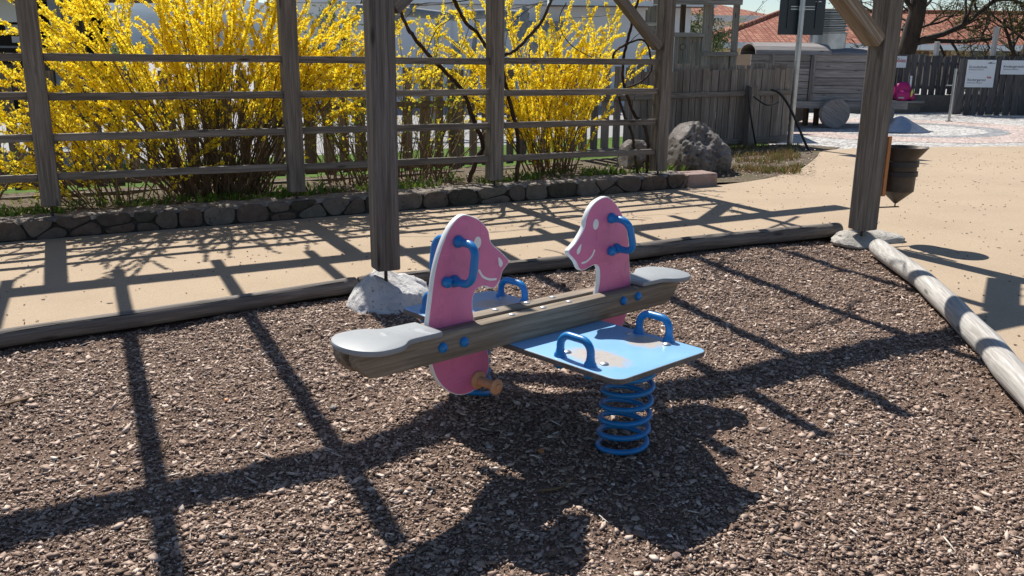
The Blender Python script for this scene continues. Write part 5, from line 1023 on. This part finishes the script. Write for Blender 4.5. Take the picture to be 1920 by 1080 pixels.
vine('dark vine crossing behind the fourth trellis post in a loop', [([(968, 342), (972, 290), (968, 240), (955, 190), (944, 140), (941, 108), (965, 95), (990, 70), (1015, 40), (1032, 5), (1040, -20)], .022, .014), ([(941, 108), (915, 92), (895, 62), (872, 40), (852, 0), (846, -15)], .017, .02), ([(945, 108), (952, 60), (975, 30), (1010, 5)], .004, .003), ([(1015, 40), (1040, 50), (1052, 72)], .004, .003), ([(1062, 5), (1050, 30), (1053, 60), (1075, 88), (1110, 108)], .006, .005), ([(945, 20), (1000, 8), (1060, -5)], .004, .003), ([(1053, 35), (1130, 30), (1180, 20)], .0035, .002)])
vine('twin stemmed dark vine with a loop beside the last trellis post', [([(1196, 328), (1190, 290), (1185, 250), (1170, 215), (1160, 180)], .015, .013), ([(1212, 328), (1215, 280), (1210, 240), (1190, 215), (1176, 180), (1168, 150), (1170, 105), (1183, 50), (1192, 15), (1200, -15)], .018, .015), ([(1150, 112), (1152, 98), (1172, 84), (1200, 74), (1214, 84), (1220, 108), (1222, 128), (1212, 145), (1192, 158), (1175, 164)], .013, .009), ([(1176, 85), (1200, 62), (1230, 60)], .005, .003), ([(1168, 110), (1100, 120), (1050, 140)], .004, .002)])
# canes resting on top of the pergola (their shadows fall on the mulch)
V = thing('climbing_vine', un(5, 2, 2.5), 'bare vine canes spreading over the pergola joists overhead', 'vine', 'bare woody vines on the trellis'); mb = MB()
for (u_, n_, a_, L, r) in ((6.2, 0.0, 2.6, 2.6, .02), (5.8, 0.2, 2.0, 2.4, .016), (5.2, 1.0, 2.4, 2.2, .014), (4.6, 2.2, 2.8, 2.0, .014), (6.0, 1.6, 2.2, 2.4, .016), (4.2, 0.0, 1.8, 1.6, .014), (2.2, 0.0, 1.9, 1.4, .012), (5.6, 2.8, 2.7, 2.2, .014), (3.4, 0.2, 1.2, 1.2, .01)):
    mb = MB(); d = U * math.cos(a_) + N * math.sin(a_); pts = grow(un(u_, n_, 2.52), d, L, 0.0, 12, .16); pts = [Vector((p.x, p.y, 2.5 + (p.z - 2.5) * .3 + .02)) for p in pts]; mb.tube(pts, [r * (1 - .6 * i / 12) for i in range(13)], 6)
    for _ in range(4): i = random.randint(2, 10); t = grow(pts[i], d + rand_dir() * 1.2, random.uniform(.3, .8), .02, 6, .2); mb.tube([pts[i]] + t[1:], [.005] * 7, 4, False)
    mb.build('cane', 'vine_bark', V, smooth=60)
# ------------------------------------------------------------------ trees
def tree(name, label, base, h_trunk, r, seed, spec, leafmat, leaf_n, leaf_l, group, crown_name='crown', levels=4, spread=0.8, th=Vector((0, 0, 1)), up=0.1):
    random.seed(seed); T = thing(name, base, label, 'tree', group); tk = MB(); tw = MB(); lf = Fl(); tips = []
    def br(p, d, L, r, lv):
        k = 6; pts = grow(p, d, L, -up if lv else 0, k, .09 + .05 * lv); rr = [r * (1 - .42 * i / k) for i in range(k + 1)]; (tk if lv < 2 else tw).tube(pts, rr, 10 if lv < 1 else (7 if lv < 2 else 4), lv < 2)
        if lv >= levels - 1: tips.append(pts)
        if lv >= levels: return
        for j in range(spec[min(lv, len(spec) - 1)]):
            i = random.randint(2, k); az = rand_dir(); dd = (pts[i] - pts[i - 1]).normalized(); nd = (dd * .55 + (az - dd * az.dot(dd)).normalized() * spread + Z * up).normalized(); br(pts[i], nd, L * (random.uniform(.5, .82) if lv else random.uniform(.38, .6)), max(rr[i] * (random.uniform(.5, .7) if lv else random.uniform(.22, .42)), .004), lv + 1)
    br(Vector(base), th, h_trunk, r, 0)
    for pts in tips:
        for _ in range(leaf_n): i = random.randrange(len(pts) - 1); p = pts[i].lerp(pts[i + 1], random.random()) + rand_dir() * leaf_l * .8; lf.leaf(p, rand_dir(), leaf_l * random.uniform(.6, 1.3), leaf_l * .3)
    tk.build('trunk', 'bark', T, smooth=60); tw.build('branches', 'bark', T); lf.mb.build(crown_name, leafmat, T); return T
gt = 'budding trees behind the rear fence'
b1 = gnd(1732, 205); tree('budding_tree', 'bare budding tree with a thick dark trunk behind the small notice', (b1.x + .2, 26.5, 0.2), 5.2, 0.30, 41, (10, 5, 5, 4), 'bud_leaf', 5, 0.06, gt, levels=4, spread=.95, th=Vector((.05, 0, 1)), up=0.02)
tree('budding_tree', 'low many branched budding tree behind the gate at the right edge', (atY(1900, 200, 26.0).x, 26.0, 0.2), 3.6, 0.2, 77, (11, 5, 5, 4), 'bud_leaf', 6, 0.06, gt, levels=4, spread=.95, up=0.05)
random.seed(5)
tree('pale_green_tree', 'pale green young tree behind the large forsythia', (atY(640, 150, 21).x, 21, 0), 1.9, 0.09, 9, (7, 5, 5), 'pale_foliage', 9, 0.07, 'trees beyond the picket fence', levels=3, spread=.8)
tree('pale_green_tree', 'green leafy tree beside the dark wooden shelter', (atY(215, 150, 17).x, 17, 0), 1.7, 0.08, 19, (7, 6, 5), 'pale_foliage', 10, 0.07, 'trees beyond the picket fence', levels=3, spread=.8)
tree('pine_tree', 'small green tree seen through the play tower opening', (atY(1345, 110, 30).x, 30, 0.1), 2.0, 0.08, 29, (7, 6, 5), 'pale_foliage', 9, 0.09, 'trees beyond the picket fence', levels=3, spread=.7)
